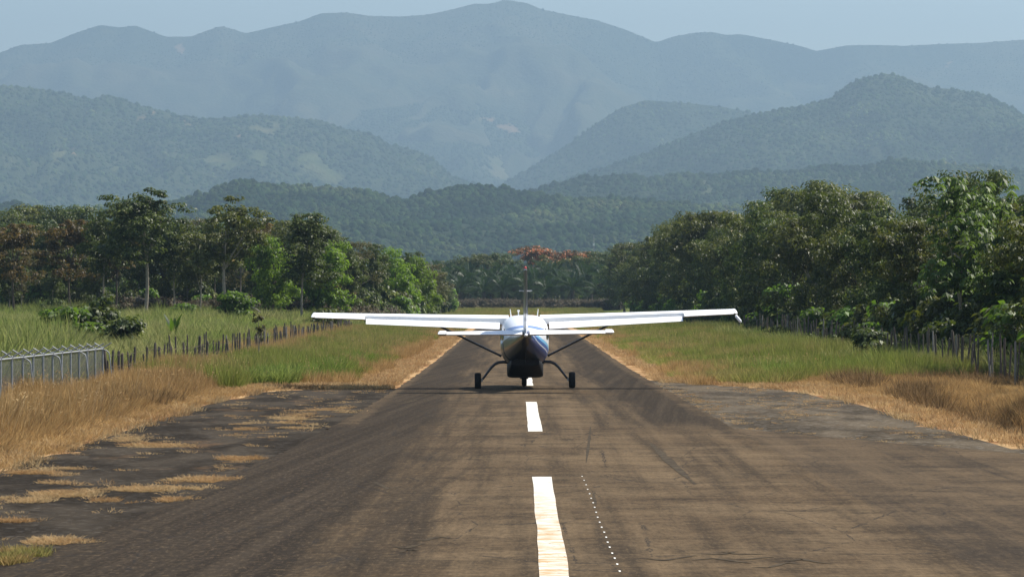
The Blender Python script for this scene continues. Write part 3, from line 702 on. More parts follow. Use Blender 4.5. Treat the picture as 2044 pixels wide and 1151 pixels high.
for s_ in (-1, 1):
    def sec(x, cut=1.0, start=0.0, dz=0.0):
        ch, th, yl, zz = wst(x); return airfoil(ch, th, yl, zz + dz, s_ * x, INC, cut, start=start)
    wg = Geo().loft([sec(.60, .70), sec(3.0, .70), sec(6.02, .70)]); wg.loft([sec(6.022, .74), sec(7.96, .74)])
    wing = wg.build('wing', m_white, plane, 30)
    tp = []
    for dx, sc_ in ((0, 1.0), (.05, .93), (.09, .75), (.115, .45)):
        ch, th, yl, zz = wst(8.0); tp.append(airfoil(ch * (.9 + .1 * sc_), th * sc_, yl - .02, zz + .012, s_ * (7.962 + dx), INC))
    Geo().loft(tp).build('wing_tip', m_white, wing, 50)
    al = Geo().loft([sec(6.06, 1.0, .752, -.004), sec(7.94, 1.0, .752, -.004)]).build('aileron', m_white, plane, 30)
    # flap: dropped and slid back, its own little airfoil
    fl = []
    for x in (.94, 3.4, 6.0):
        ch, th, yl, zz = wst(x); c_ = ch * .315
        fl.append(airfoil(c_, .135, yl - .705 * ch, zz - .70 * ch * math.sin(INC) * .62 - .075, s_ * x, R(23), camber=.03))
    Geo().loft(fl).build('flap', m_white, plane, 30)
    for x in (1.7, 3.4, 5.2):
        ch, th, yl, zz = wst(x)
        Geo().box((s_ * x, yl - .70 * ch, zz - .13), (.02, .16, .05)).build('flap_hinge', m_steel, wing)
    # lift strut with streamlined section and end cuffs
    a, b = Vector((s_ * .88, .45, 1.22)), Vector((s_ * 3.55, .72, wst(3.55)[3] - .12))
    d = (b - a).normalized(); vv = d.cross(Vector((0, 1, 0))).normalized(); secs = []
    for t in (0, .04, .5, .96, 1.0):
        p = a.lerp(b, t); fat = 1.25 if t in (0, 1.0) else 1.0
        secs.append([p + Vector((0, 1, 0)) * (.11 * math.cos(w_) * fat) + vv * (.042 * math.sin(w_) * fat) for w_ in [2 * math.pi * k / 12 for k in range(12)]])
    Geo().loft(secs).build('wing_strut', m_gear, plane, 50)
    # main gear: bent spring leg, tyre and hub
    pts = [(s_ * .55, 0.02, .98), (s_ * .80, 0.02, 1.01), (s_ * .98, .02, .995), (s_ * 1.13, .02, .93), (s_ * 1.28, .02, .79), (s_ * 1.44, .01, .58), (s_ * 1.58, .0, .39), (s_ * 1.70, 0, .31)]
    Geo().tube(pts, [.06, .062, .06, .056, .052, .047, .043, .04], 10).build('landing_gear_leg', m_gear, plane, 60)
    wh = empty('main_wheel', (s_ * 1.785, 0, .305)); wh.parent = plane
    prof = [(-.105, .15), (-.115, .20), (-.122, .25), (-.11, .285), (-.075, .303), (0, .308), (.075, .303), (.11, .285), (.122, .25), (.115, .20), (.105, .15)]
    Geo().lathe(prof, 'x').build('tyre', m_rub, wh, 40)
    Geo().lathe([(-.10, .03), (-.112, .10), (-.10, .152), (.10, .152), (.112, .10), (.10, .03)], 'x').build('hub', m_steel, wh, 30)
    Geo().tube([(-s_ * .13, 0, 0), (s_ * .0, 0, 0)], .05, 10).box((-s_ * .16, -.03, .02), (.025, .09, .06)).build('brake', m_steel, wh)
    # half of the tailplane, its elevator and horn
    def tsec(x, cut, start=0.0, dz=0.0):
        k = (x - .1) / 3.05; ch = 1.38 - .5 * k
        return airfoil(ch, .145, -5.52 - .22 * k, 2.155, s_ * x, R(-.5), cut, camber=-.005, start=start)
    ts = Geo().loft([tsec(.10, .60), tsec(2.86, .60)]).build('tailplane', m_white, plane, 30)
    el = []
    for x in (.14, 2.86):
        k = (x - .1) / 3.05; ch = 1.38 - .5 * k
        el.append(airfoil(ch * .40, .27, -5.52 - .22 * k - ch * .61, 2.165, s_ * x, R(9), camber=0.0))
    ev = Geo().loft(el).build('elevator', m_white, plane, 30)
    k = 1.0; hn = []
    for x in (2.88, 3.10, 3.14, 3.17):
        sc_ = 1 if x < 3.12 else (.8 if x < 3.15 else .4)
        hn.append(airfoil(.86, .215 * sc_, -5.74, 2.165, s_ * x, R(2), camber=0.0))
    Geo().loft(hn).build('elevator_horn', m_white, ev, 40)
# fin with dorsal fillet, rudder, top cap and beacon
def vsec(z, yle, ch, th, cut=1.0, start=0.0):
    return [(v, y, z + 0 * v) for (_, y, v) in airfoil(ch, th, yle, 0, 0, 0, cut, camber=0, start=start)]
fin = Geo().loft([vsec(2.12, -4.35, 2.2, .075, .62), vsec(2.5, -4.75, 1.86, .088, .62), vsec(3.3, -5.25, 1.55, .10, .62), vsec(4.40, -5.92, 1.12, .115, .62)]).build('fin', m_navy, plane, 40)
Geo().loft([vsec(2.08, -4.35, 2.22, .075, 1.0, .635), vsec(2.5, -4.75, 1.88, .088, 1.0, .635), vsec(3.3, -5.25, 1.57, .10, 1.0, .635), vsec(4.40, -5.92, 1.14, .115, 1.0, .635)]).build('rudder', m_navy, plane, 40)
Geo().loft([vsec(4.405, -5.92, 1.14, .115), vsec(4.45, -5.97, 1.04, .09), vsec(4.47, -6.05, .85, .03)]).build('fin_cap', m_navy, fin, 50)
Geo().lathe([(4.455, .05), (4.50, .048), (4.535, .03), (4.55, .005)], 'z', (0, -6.5, 0), 12).build('beacon', m_red, fin, 60)
for s_ in (-1, 1):
    Geo().tube([(s_ * .03, -6.3, 3.66), (s_ * .20, -6.3, 3.67), (s_ * .22, -6.45, 3.67)], .024, 6).build('fin_antenna', m_white, fin)
    Geo().tube([(s_ * .50, .9, 2.70), (s_ * .535, .86, 3.0)], [.022, .012], 6).build('roof_antenna', m_white, plane)
Geo().lathe([(-6.9, .012), (-6.82, .045), (-6.5, .075)], 'y', (0, 0, 2.07), 12).build('tail_cone', m_white, plane, 50)
Geo().lathe([(2.72, .02), (2.90, .02), (2.92, .05), (2.96, .05), (2.97, .01)], 'z', (-.22, .5, 0), 10).build('roof_light', m_white, plane, 50)
Geo().add([(0, -3.2, 1.2), (.012, -3.4, 1.2), (0, -4.4, 1.5), (-.012, -3.4, 1.2), (0, -3.7, .98), (0, -4.2, 1.1)], [(0, 1, 4), (0, 4, 3), (1, 2, 5, 4), (2, 3, 4, 5), (0, 3, 2, 1)]).build('ventral_fin', m_dark, plane)
# slanting rod hanging from the right tip
Geo().tube([(8.02, .15, 2.80), (8.06, .0, 2.70)], .02, 6).tube([(7.98, -.15, 2.68), (8.02, -.15, 2.66), (8.17, -.2, 2.47), (8.21, -.2, 2.43)], [.03, .055, .06, .02], 8).build('tip_rod', m_white, plane, 50)
# nose gear
Geo().tube([(0, 3.55, 1.0), (0, 3.58, .62)], .06, 10).tube([(0, 3.58, .66), (-.13, 3.56, .5), (-.13, 3.54, .28)], .03, 8).tube([(0, 3.58, .66), (.13, 3.56, .5), (.13, 3.54, .28)], .03, 8).tube([(-.2, 3.5, .42), (.2, 3.5, .42)], .022, 8).build('nose_gear_leg', m_gear, plane, 60)
nw = empty('nose_wheel', (0, 3.54, .285)); nw.parent = plane
Geo().lathe([(-.08, .13), (-.1, .2), (-.09, .255), (-.05, .28), (0, .285), (.05, .28), (.09, .255), (.1, .2), (.08, .13)], 'x').build('tyre', m_rub, nw, 40)
Geo().lathe([(-.09, .03), (-.09, .13), (.09, .13), (.09, .03)], 'x').build('hub', m_steel, nw, 30)
# engine front: spinner, three feathered blades, exhaust stub
pr = empty('propeller', (0, 5.72, 1.44)); pr.parent = plane
Geo().lathe([(-.12, .24), (0, .24), (.15, .2), (.3, .12), (.38, .02)], 'y').build('spinner', m_steel, pr, 40)
for k in range(3):
    an = R(-90 + 120 * k); bl = []
    for rr, cw, tw in ((.12, .10, 84), (.4, .17, 80), (.8, .20, 76), (1.2, .15, 72), (1.32, .07, 70)):
        t_ = R(tw); rad = Vector((math.cos(an), 0, math.sin(an))); tan = Vector((-math.sin(an), 0, math.cos(an)))
        cd_ = tan * math.cos(t_) + Vector((0, 1, 0)) * math.sin(t_); nd = rad.cross(cd_)
        bl.append([rad * rr + cd_ * (cw * .5 * math.cos(w_)) + nd * (.018 * math.sin(w_)) for w_ in [2 * math.pi * j / 10 for j in range(10)]])
    Geo().loft(bl).build('blade', m_dark, pr, 50)
Geo().tube([(.42, 4.9, 1.1), (.62, 4.7, .98), (.72, 4.35, .9)], .10, 10).build('exhaust_pipe', m_steel, plane, 60)

# ------------------------------------------------------------------ trees
lm_deep = leaf_mat('deep_green_leaves', (.013, .027, .006), (.046, .066, .012), (.135, .160, .034), (.22, .21, .06), .05, trans=.27)
lm_olive = leaf_mat('olive_leaves', (.016, .027, .006), (.062, .074, .015), (.165, .165, .040), (.22, .15, .05), .05, trans=.28)
lm_bright = leaf_mat('bright_green_leaves', (.022, .046, .006), (.085, .145, .014), (.21, .29, .035), trans=.45)
lm_rust = leaf_mat('rusty_leaves', (.024, .028, .009), (.075, .060, .020), (.175, .105, .040), (.25, .115, .04), .08, trans=.4)
lm_dull = leaf_mat('dull_brown_green_leaves', (.026, .030, .014), (.085, .078, .036), (.18, .15, .07), trans=.3)
lm_red = leaf_mat('red_blossom_leaves', (.02, .035, .012), (.055, .06, .022), (.36, .14, .065), (.60, .20, .09), .34, trans=.25)
lm_big = leaf_mat('large_leaf_green', (.018, .036, .009), (.066, .105, .024), (.155, .21, .06), (.30, .30, .06), .025, rough=.5, spec=.35, trans=.38)
lm_palm = leaf_mat('palm_green', (.012, .026, .010), (.030, .055, .020), (.060, .095, .034), trans=.2, vary=.3)
lm_bush = leaf_mat('bush_green', (.020, .042, .006), (.070, .13, .016), (.17, .26, .04), trans=.42)
bk_pale = bark_mat('pale_bark', (.30, .26, .20), (.17, .145, .11))
bk_dark = bark_mat('dark_bark', (.12, .095, .07), (.06, .05, .04))

def trunk_mesh(name, seed, h, r0, lobes, base_z, m, fork=.75, lean=.05):
    """tapered trunk up to the crown with limbs reaching into the crown's lobes"""
    r = random.Random(seed); q = Geo()
    n = 9; lx, ly = r.uniform(-lean, lean) * h, r.uniform(-lean, lean) * h
    pts = []
    for i in range(n):
        t = i / (n - 1); pts.append((lx * t * (1 - t) * 2 + .05 * math.sin(3 * t + seed), ly * t * (1 - t) * 2 + .05 * math.cos(4 * t), h * fork * t))
    q.tube(pts, [r0 * (1.35 if i == 0 else 1 - .55 * i / (n - 1)) for i in range(n)], 9)
    top = Vector(pts[-1])
    for k, L in enumerate(lobes[:9]):
        t0 = r.uniform(.62, 1.0); s0 = Vector(pts[int(t0 * (n - 1))])
        e = Vector((L[0] * 1.1, L[1] * 1.1, base_z + L[2]))
        if e.z < s0.z + .3: e.z = s0.z + .5
        mid = s0.lerp(e, .5) + Vector((r.uniform(-.25, .25), r.uniform(-.25, .25), r.uniform(-.1, .35)))
        q.tube([s0, s0.lerp(mid, .55), mid, mid.lerp(e, .6), e], [r0 * .45, r0 * .38, r0 * .28, r0 * .18, r0 * .07], 6)
    me = q.build(name, m); d = me.data; bpy.data.objects.remove(me); return d

class Kind:
    """one kind of tree: crown mesh in a box wd x ht sitting at base_z, and its trunk"""
    def __init__(s, key, seed, wd, ht, base_z, lm, bark, r0=.17, palm=False, **kw):
        if palm: me, C, Ls = palmate_crown(key + '_crown', seed, wd, ht, **kw)
        else: me, C, Ls = crown_mesh(key + '_crown', seed, wd, ht, **kw)
        me.materials.append(lm)
        s.key, s.crown, s.base, s.h, s.wd = key, me, base_z, base_z + ht, wd
        s.trunk = trunk_mesh(key + '_trunk', seed, base_z + ht * .75, r0, Ls, base_z, bark, .8)
def plant_tree(k, x, y, H, label, group=None, name='tree', cat='tree', rz=None, wide=1.0, z=None):
    sc_ = H / k.h
    e = empty(name, (x, y, float(g0(x, y)) - .05 if z is None else z), random.uniform(0, 6.28) if rz is None else rz, label, cat, group)
    e.scale = (sc_ * wide, sc_ * wide, sc_)
    t = link('trunk', k.trunk, None, e); c = link('crown', k.crown, None, e, (0, 0, k.base))
    return e

K = {}
K['broad0'] = Kind('broad', 11, 9.5, 9.0, 1.2, lm_deep, bk_dark, lobes=14, clumps=190, per=84, cr=.9, leaf=.27)
K['broad1'] = Kind('broad', 12, 10.5, 8.6, 1.0, lm_olive, bk_dark, lobes=14, clumps=190, per=84, cr=.9, leaf=.27)
K['broad2'] = Kind('broad', 13, 8.8, 10.0, 1.4, lm_deep, bk_dark, lobes=13, clumps=180, per=84, cr=.85, leaf=.25)
K['broad3'] = Kind('broad', 14, 10, 9.5, .9, lm_olive, bk_pale, lobes=14, clumps=190, per=80, cr=.85, leaf=.29, droop=.6)
K['large'] = Kind('large_leaf', 21, 6.6, 7.2, 3.2, lm_big, bk_pale, .11, palm=True, stars=460, size=.48)
K['large2'] = Kind('large_leaf', 22, 5.6, 5.6, 2.6, lm_big, bk_pale, .10, palm=True, stars=380, size=.48)
K['tallA'] = Kind('tall', 31, 9.2, 9.6, 6.4, lm_deep, bk_pale, .20, lobes=11, clumps=170, per=50, cr=.85, leaf=.36, flat=.5)
K['tallB'] = Kind('tall', 32, 8.2, 9.0, 6.0, lm_olive, bk_pale, .20, lobes=10, clumps=130, per=50, cr=.8, leaf=.36, flat=.5)
K['tallC'] = Kind('tall', 33, 7.6, 9.4, 4.2, lm_deep, bk_pale, .14, lobes=10, clumps=150, per=50, cr=.8, leaf=.34, flat=.6)
K['rust'] = Kind('rusty', 41, 9, 7.5, 4.0, lm_rust, bk_dark, lobes=9, clumps=150, per=45, cr=.8, leaf=.30, flat=.4)
K['dull'] = Kind('dull', 42, 8, 8.0, 3.4, lm_dull, bk_pale, .13, lobes=9, clumps=130, per=36, cr=.85, leaf=.26)
K['bright'] = Kind('bright', 51, 7.6, 8.6, .9, lm_bright, bk_dark, lobes=11, clumps=190, per=48, cr=.9, leaf=.34)
K['red'] = Kind('blossom', 61, 13, 8.0, 7.0, lm_red, bk_pale, .25, lobes=9, clumps=150, per=40, cr=1.1, leaf=.55, flat=.45)
K['mid'] = Kind('mid', 71, 8.5, 8.5, 3.2, lm_olive, bk_pale, .14, lobes=10, clumps=170, per=46, cr=.85, leaf=.33)
K['mid2'] = Kind('mid', 72, 8.0, 8.8, 3.6, lm_deep, bk_pale, .14, lobes=10, clumps=170, per=46, cr=.85, leaf=.33)

P_RT = [(1150, 545), (1180, 528), (1210, 508), (1260, 490), (1290, 488), (1330, 470), (1390, 446), (1440, 425), (1480, 428), (1520, 413), (1560, 395), (1600, 362), (1640, 382), (1680, 396), (1740, 394), (1780, 408), (1815, 432), (1850, 425), (1880, 360), (1910, 350), (1950, 368), (1990, 378), (2044, 392), (2300, 380)]
P_LT = [(-200, 440), (0, 448), (40, 446), (60, 452), (130, 438), (190, 448), (210, 425), (240, 395), (255, 376), (300, 378), (340, 398), (362, 452), (385, 425), (410, 405), (450, 390), (490, 400), (512, 432), (560, 446), (600, 440), (630, 434), (660, 462), (700, 478), (740, 484), (770, 500), (800, 500), (835, 510), (860, 535), (885, 560), (905, 590)]
def top_h(prof, x, y):
    px = VX + x / y * F
    return ZZ(np.interp(px, [p[0] for p in prof], [p[1] for p in prof]), y) - float(g0(x, y))

ORD = ['first', 'second', 'third', 'fourth', 'fifth', 'sixth', 'seventh', 'eighth', 'ninth', 'tenth', 'eleventh', 'twelfth', 'thirteenth', 'fourteenth', 'fifteenth', 'sixteenth', 'seventeenth', 'eighteenth', 'nineteenth', 'twentieth', 'twenty-first', 'twenty-second', 'twenty-third', 'twenty-fourth', 'twenty-fifth', 'twenty-sixth', 'twenty-seventh', 'twenty-eighth', 'twenty-ninth', 'thirtieth']
LOOK = {'broad0': 'deep green', 'broad1': 'olive', 'broad2': 'tall deep green', 'broad3': 'drooping olive', 'mid': 'olive', 'mid2': 'deep green', 'rust': 'rusty brown', 'dull': 'dull grey-brown', 'bright': 'bright green', 'tallC': 'slim dark green'}
# right wood: the two large-leaved trees close by, then the front row away along the fence, then a row behind
plant_tree(K['large'], W(1915, 168), 168, top_h(P_RT, W(1915, 168), 168) * 1.0, 'tall tree with big hand-shaped leaves and slim pale trunks behind the right fence', None, 'large_leaf_tree')
plant_tree(K['large2'], W(2035, 164), 164, 8.6, 'large-leaved tree at the right edge of the picture beside the tallest one', None, 'large_leaf_tree')
plant_tree(K['large2'], W(1985, 176), 176, 9.6, 'large-leaved tree squeezed between the two other large-leaved trees', None, 'large_leaf_tree')
y, i = 166.0, 0
kinds = ['broad1', 'broad0', 'broad3', 'broad2', 'broad0', 'broad1', 'broad2', 'broad3']
while y < 790 and i < 30:
    x = 23.2 + random.uniform(-.6, 1.2); kk = kinds[i % 8]
    if 158 < y < 186: x += 2.2
    H = max(5, top_h(P_RT, x, y) * random.choice((1.0, .97, .86, .92, .78, 1.0))) if y > 190 else 6.6
    plant_tree(K[kk], x, y, H, f'{LOOK[kk]} broadleaf tree, {ORD[i]} along the front row behind the right fence', 'trees along the right fence', 'broadleaf_tree', wide=random.uniform(.84, 1.05) * (8.5 / max(7.5, H) if H < 8.5 else 1.0))
    y += 9.5 + y * .028 + random.uniform(-1.5, 1.5); i += 1
y, i = 178.0, 0
while y < 640 and i < 20:
    x = 32.5 + random.uniform(-1.5, 2.5); kk = kinds[(i * 3 + 2) % 8]
    H = max(5, top_h(P_RT, x, y) * random.uniform(.93, 1.02))
    plant_tree(K[kk], x, y, H, f'{LOOK[kk]} broadleaf tree, {ORD[i]} along the second row behind the right fence', 'trees of the second right row', 'broadleaf_tree')
    y += 13 + y * .035 + random.uniform(-2, 2); i += 1
for k in range(7):                                                                 # what stands beside the frame on the right and shades the bank
    plant_tree(K[kinds[k]], 23.0 + random.uniform(-.5, 1.5), 88 + 10.5 * k, random.uniform(8.5, 10) if k < 4 else 6.8, f'{LOOK[kinds[k]]} broadleaf tree, {ORD[k]} of the trees before the large-leaved ones', 'trees before the large-leaved ones', 'broadleaf_tree')

# left wood: singles one can pick out first
plant_tree(K['tallA'], W(288, 330), 330, top_h(P_LT, W(300, 330), 330) * 1.01, 'tallest tree of the left wood, dark flat-topped crown on a bare pale trunk', None, 'tall_tree', wide=1.35)
plant_tree(K['tallB'], W(453, 315), 315, top_h(P_LT, W(453, 315), 315) * 1.0, 'tall olive tree with a forked pale trunk standing before the left wood', None, 'tall_tree', wide=1.3)
plant_tree(K['tallC'], W(604, 320), 320, top_h(P_LT, W(625, 320), 320) * 1.0, 'slender dark tree with a thin grey trunk nearest the left wing tip', None, 'tall_tree', wide=1.25)
plant_tree(K['rust'], W(28, 345), 345, top_h(P_LT, W(28, 345), 345), 'rusty brown tree at the left edge of the picture', None, 'rusty_tree')
plant_tree(K['rust'], W(140, 350), 350, top_h(P_LT, W(135, 350), 350) * 1.0, 'rusty brown tree left of the tallest dark tree', None, 'rusty_tree')
plant_tree(K['bright'], W(790, 430), 430, top_h(P_LT, W(790, 430), 430), 'bright green rounded tree by the runway behind the left wing', None, 'rounded_tree')
plant_tree(K['bright'], W(838, 470), 470, top_h(P_LT, W(838, 470), 470) * .97, 'bright green tree just beyond the rounded one behind the left wing', None, 'rounded_tree')
plant_tree(K['dull'], W(705, 400), 400, top_h(P_LT, W(705, 400), 400) * .95, 'dull brownish tree left of the bright green rounded tree', None, 'dull_tree')
plant_tree(K['mid2'], W(745, 415), 415, top_h(P_LT, W(745, 415), 415) * .98, 'deep green tree between the brownish and the bright rounded trees', None, 'broadleaf_tree')
plant_tree(K['bright'], W(655, 350), 350, 8.2, 'low bright green tree under the slender dark tree', None, 'rounded_tree')
plant_tree(K['bright'], W(545, 340), 340, 8.0, 'low yellow-green tree right of the forked pale trunk', None, 'rounded_tree')
plant_tree(K['mid'], W(400, 335), 335, 8.5, 'low olive tree between the two tallest trees on the left', None, 'broadleaf_tree')
plant_tree(K['mid2'], W(210, 338), 338, 10.5, 'dark tree hugging the left side of the tallest tree', None, 'broadleaf_tree')
plant_tree(K['mid2'], W(350, 345), 345, 10.0, 'dark tree hugging the right side of the tallest tree', None, 'broadleaf_tree')
seq = ['mid', 'mid2', 'dull', 'tallC', 'broad0', 'mid', 'rust', 'mid2', 'broad1']
i = 0
for px_ in range(-40, 700, 46):
    y = 362 + random.uniform(-8, 14); kk = seq[i % 9]; x = W(px_ + random.uniform(-12, 12), y)
    plant_tree(K[kk], x, y, max(5, top_h(P_LT, x, y) * random.uniform(.60, .86)), f'{LOOK[kk]} tree, {ORD[i]} from the left in the middle row of the left wood', 'middle row of the left wood', 'broadleaf_tree'); i += 1
i = 0
for px_ in range(-60, 700, 58):
    y = 402 + random.uniform(-10, 15); kk = seq[(i * 2 + 4) % 9]; x = W(px_ + random.uniform(-14, 14), y)
    H = max(6, min(top_h(P_LT, x, y) * .97, ZZ(446, y) - 1.6))
    plant_tree(K[kk], x, y, H, f'{LOOK[kk]} tree, {ORD[i]} from the left in the back row of the left wood', 'back row of the left wood', 'broadleaf_tree'); i += 1
i = 0
for px_, y, tp in ((30, 520, 425), (85, 530, 416), (140, 525, 418), (190, 540, 422), (530, 480, 446), (580, 500, 446), (-30, 525, 428)):
    kk = ['broad0', 'broad1', 'broad2'][i % 3]; x = W(px_, y)
    plant_tree(K[kk], x, y, ZZ(tp, y) - float(g0(x, y)), f'{LOOK[kk]} tree, {ORD[i]} of the hazy crowns rising behind the left wood', 'hazy crowns behind the left wood', 'broadleaf_tree', wide=1.3); i += 1
i = 0
for px_, y in ((868, 540), (880, 600), (893, 660), (855, 500), (905, 730), (820, 480)):
    kk = ['mid', 'dull', 'mid2', 'dull', 'mid', 'mid2'][i]; x = W(px_, y)
    plant_tree(K[kk], x, y, max(4, top_h(P_LT, x, y)), f'{LOOK[kk]} tree, {ORD[i]} of those dwindling towards the end of the left wood', 'trees at the end of the left wood', 'broadleaf_tree'); i += 1

# oil palms at the end of the runway: trunk and every frond
def frond_mesh(seed, L=4.6, n=26):
    r = np.random.default_rng(seed); q = Geo()
    ts = np.linspace(0, 1, 12); ax = [(L * t * (1 - .12 * t), 0, L * (.34 * t - .62 * t * t)) for t in ts]
    q.tube(ax, [.06 * (1 - .8 * t) + .008 for t in ts], 4)
    C, NR, TT, S = [], [], [], []
    for k in range(n):
        t = .12 + .88 * k / (n - 1); x = L * t * (1 - .12 * t); z = L * (.34 * t - .62 * t * t)
        ln = 1.05 * math.sin(math.pi * min(.96, .18 + t * .72)) ** .6
        for s_ in (-1, 1):
            d = np.array([.55, s_ * .8, -.32 + r.uniform(-.2, .3)]); d /= np.linalg.norm(d)
            C.append(np.array([x, 0, z]) + d * ln * .5); NR.append([0, -s_ * .3, 1]); TT.append(d); S.append(ln)
    V, Q = kites(np.array(C), np.array(NR), np.array(TT), np.array(S), .11, .03)
    nb = len(q.V)
    return npmesh('frond', np.concatenate([np.array(q.V), V]), np.concatenate([np.array([f for f in q.Fc if len(f) == 4]), Q + nb]), attrs={'tone': np.concatenate([np.full(nb, .9), np.repeat(r.uniform(0, .9, len(C)), 4)])})
fronds = []
for k in range(3):
    me = frond_mesh(80 + k); me.materials.append(lm_palm); fronds.append(me)
ptr = Geo().tube([(0, 0, 0), (.05, 0, 1.2), (.02, .05, 2.6), (0, 0, 3.6)], [.38, .33, .36, .42], 9).build('palm_trunk', bk_dark); ptm = ptr.data; bpy.data.objects.remove(ptr)
def palm(x, y, H, label, group):
    e = empty('oil_palm', (x, y, float(g0(x, y)) - .1), random.uniform(0, 6.28), label, 'palm tree', group)
    s_ = H / 7.6; e.scale = (s_, s_, s_)
    link('trunk', ptm, None, e)
    for k in range(22):
        a = k * 2.39996; el = R(74 - 92 * ((k + .5) / 22) + random.uniform(-8, 8))
        link('frond', fronds[k % 3], None, e, (0, 0, 3.5), (0, -el, a))
    return e
rowname = ['front', 'middle', 'rear']
for r_, (y0, n, hh, off) in enumerate(((792, 8, 8.8, 0), (812, 8, 11.2, 3.2), (834, 8, 12.6, 1))):
    for k in range(n):
        x = W(868, y0) + off + k * 5.35 + random.uniform(-.6, .6)
        palm(x, y0 + random.uniform(-3, 3), hh * random.uniform(.9, 1.08), f'oil palm, {ORD[k]} from the left in the {rowname[r_]} row beyond the runway end', f'{rowname[r_]} row of oil palms')
for k, (px_, y, tp) in enumerate(((978, 905, 516), (1076, 925, 493), (1128, 915, 501), (1172, 935, 504))):
    x = W(px_, y)
    plant_tree(K['red'], x, y, ZZ(tp, y) - float(g0(x, y)), ['small red-flowering tree left of the tail fin above the palms', 'widest red-flowering tree just right of the tail fin above the palms', 'red-flowering tree right of the widest one above the palms', 'rightmost red-flowering tree beside the distant mast', 'pale reddish tree above the palms near the left wood'][k], 'red-flowering trees beyond the palms', 'flowering_tree', wide=[.8, 1.25, .95, .85][k])
for k, (px_, y, tp) in enumerate(((900, 890, 512), (945, 900, 510), (1010, 890, 508), (1085, 880, 512), (1140, 885, 514), (1200, 880, 505), (1230, 870, 500))):
    x = W(px_, y)
    plant_tree(K[['broad0', 'broad1', 'broad2'][k % 3]], x, y, ZZ(tp, y) - float(g0(x, y)), f'hazy green tree, {ORD[k]} from the left between the palms and the red-flowering trees', 'green trees behind the palms', 'broadleaf_tree', wide=1.15)

# distant radio mast
mx_, my = W(1185, 1250), 1250
mt = empty('radio_mast', (mx_, my, 2.7), 0, 'thin white lattice mast rising behind the red-flowering trees', 'mast')
q = Geo(); hm = ZZ(468, my) - 2.7
for a in range(3):
    c_ = (math.cos(a * 2.094) * .5, math.sin(a * 2.094) * .5); q.tube([(c_[0], c_[1], 0), (c_[0] * .4, c_[1] * .4, hm)], .055, 5)
q.build('leg_frame', m_steel, mt)
q = Geo()
for k in range(int(hm / 1.2)):
    for a in range(3):
        f0, f1 = 1 - .6 * k * 1.2 / hm, 1 - .6 * (k + 1) * 1.2 / hm
        q.tube([(math.cos(a * 2.094) * .5 * f0, math.sin(a * 2.094) * .5 * f0, k * 1.2), (math.cos((a + 1) * 2.094) * .5 * f1, math.sin((a + 1) * 2.094) * .5 * f1, (k + 1) * 1.2)], .04, 4)
q.build('bracing', m_steel, mt); Geo().box((0, 0, hm * .86), (.3, .2, .5)).build('antenna_box', m_white, mt)

# ------------------------------------------------------------------ shrubs and undergrowth
def bush_mesh(seed, lm, wd=2.4, ht=1.7, **kw):
    me, C, Ls = crown_mesh('bush_leaves', seed, wd, ht, **kw); me.materials.append(lm); return me
bush_b = [bush_mesh(301, lm_bush, lobes=6, clumps=60, per=40, cr=.42, leaf=.24), bush_mesh(302, lm_bush, lobes=7, clumps=60, per=40, cr=.42, leaf=.22)]
bush_d = [bush_mesh(303, lm_deep, lobes=6, clumps=60, per=40, cr=.45, leaf=.25), bush_mesh(304, lm_olive, lobes=7, clumps=64, per=40, cr=.42, leaf=.22), bush_mesh(305, lm_deep, 2.8, 2.4, lobes=7, clumps=80, per=40, cr=.42, leaf=.26)]
stem_q = Geo()
for k in range(6):
    a = k * 1.05; stem_q.tube([(0, 0, 0), (.2 * math.cos(a), .2 * math.sin(a), .5), (.55 * math.cos(a), .55 * math.sin(a), 1.2)], [.035, .025, .01], 5)
so_ = stem_q.build('bush_stem', bk_dark); stem_me = so_.data; bpy.data.objects.remove(so_)
def shrub(me, x, y, H, wide, label, group=None, z=None):
    h0 = max(v.co.z for v in me.vertices) if me.name not in HB else HB[me.name]; HB[me.name] = h0
    e = empty('shrub', (x, y, float(g0(x, y)) - .05 if z is None else z), random.uniform(0, 6.28), label, 'shrub', group)
    s_ = H / h0; e.scale = (s_ * wide, s_ * wide, s_)
    link('foliage', me, None, e); link('stem', stem_me, None, e); return e
HB = {}
shrub(bush_b[0], W(120, 205), 205, 2.7, 1.35, 'bright green rounded bush in the tall grass on the left')
shrub(bush_d[2], W(200, 215), 215, 3.4, 1.0, 'dark bush right of the bright green rounded bush')
shrub(bush_d[0], W(240, 200), 200, 2.3, 1.2, 'low dark bush nearest the end of the chain-link fence')
shrub(bush_b[1], W(462, 300), 300, 3.0, 1.1, 'round bright bush at the foot of the forked pale trunk')
shrub(bush_b[1], W(372, 305), 305, 1.9, 1.3, 'low bright bush between the two tallest left trees')
shrub(bush_d[1], W(650, 310), 310, 2.4, 1.3, 'olive bush under the slender dark tree')
i = 0
for y in (176, 190, 203, 219, 236, 252, 270):                                      # bushes spilling through the fence
    shrub(bush_d[i % 3], 18.6 + random.uniform(-.7, .5), y, random.uniform(1.3, 2.1), random.uniform(1.0, 1.3), f'{["deep green", "olive", "tall deep green"][i % 3]} bush, {ORD[i]} from the camera growing through the right post fence', 'bushes through the right fence'); i += 1
i = 0
for y in np.arange(128, 300, 6.2):
    x = 21.7 + random.uniform(-.3, 1.0); me = (bush_d + bush_b[:1])[i % 4]
    shrub(me, x, y + random.uniform(-2, 2), random.uniform(2.0, 3.9), random.uniform(.9, 1.25), f'{["deep green", "olive", "tall deep green", "bright green"][i % 4]} shrub, {ORD[i]} from the camera behind the right post fence', 'shrubs behind the right fence'); i += 1
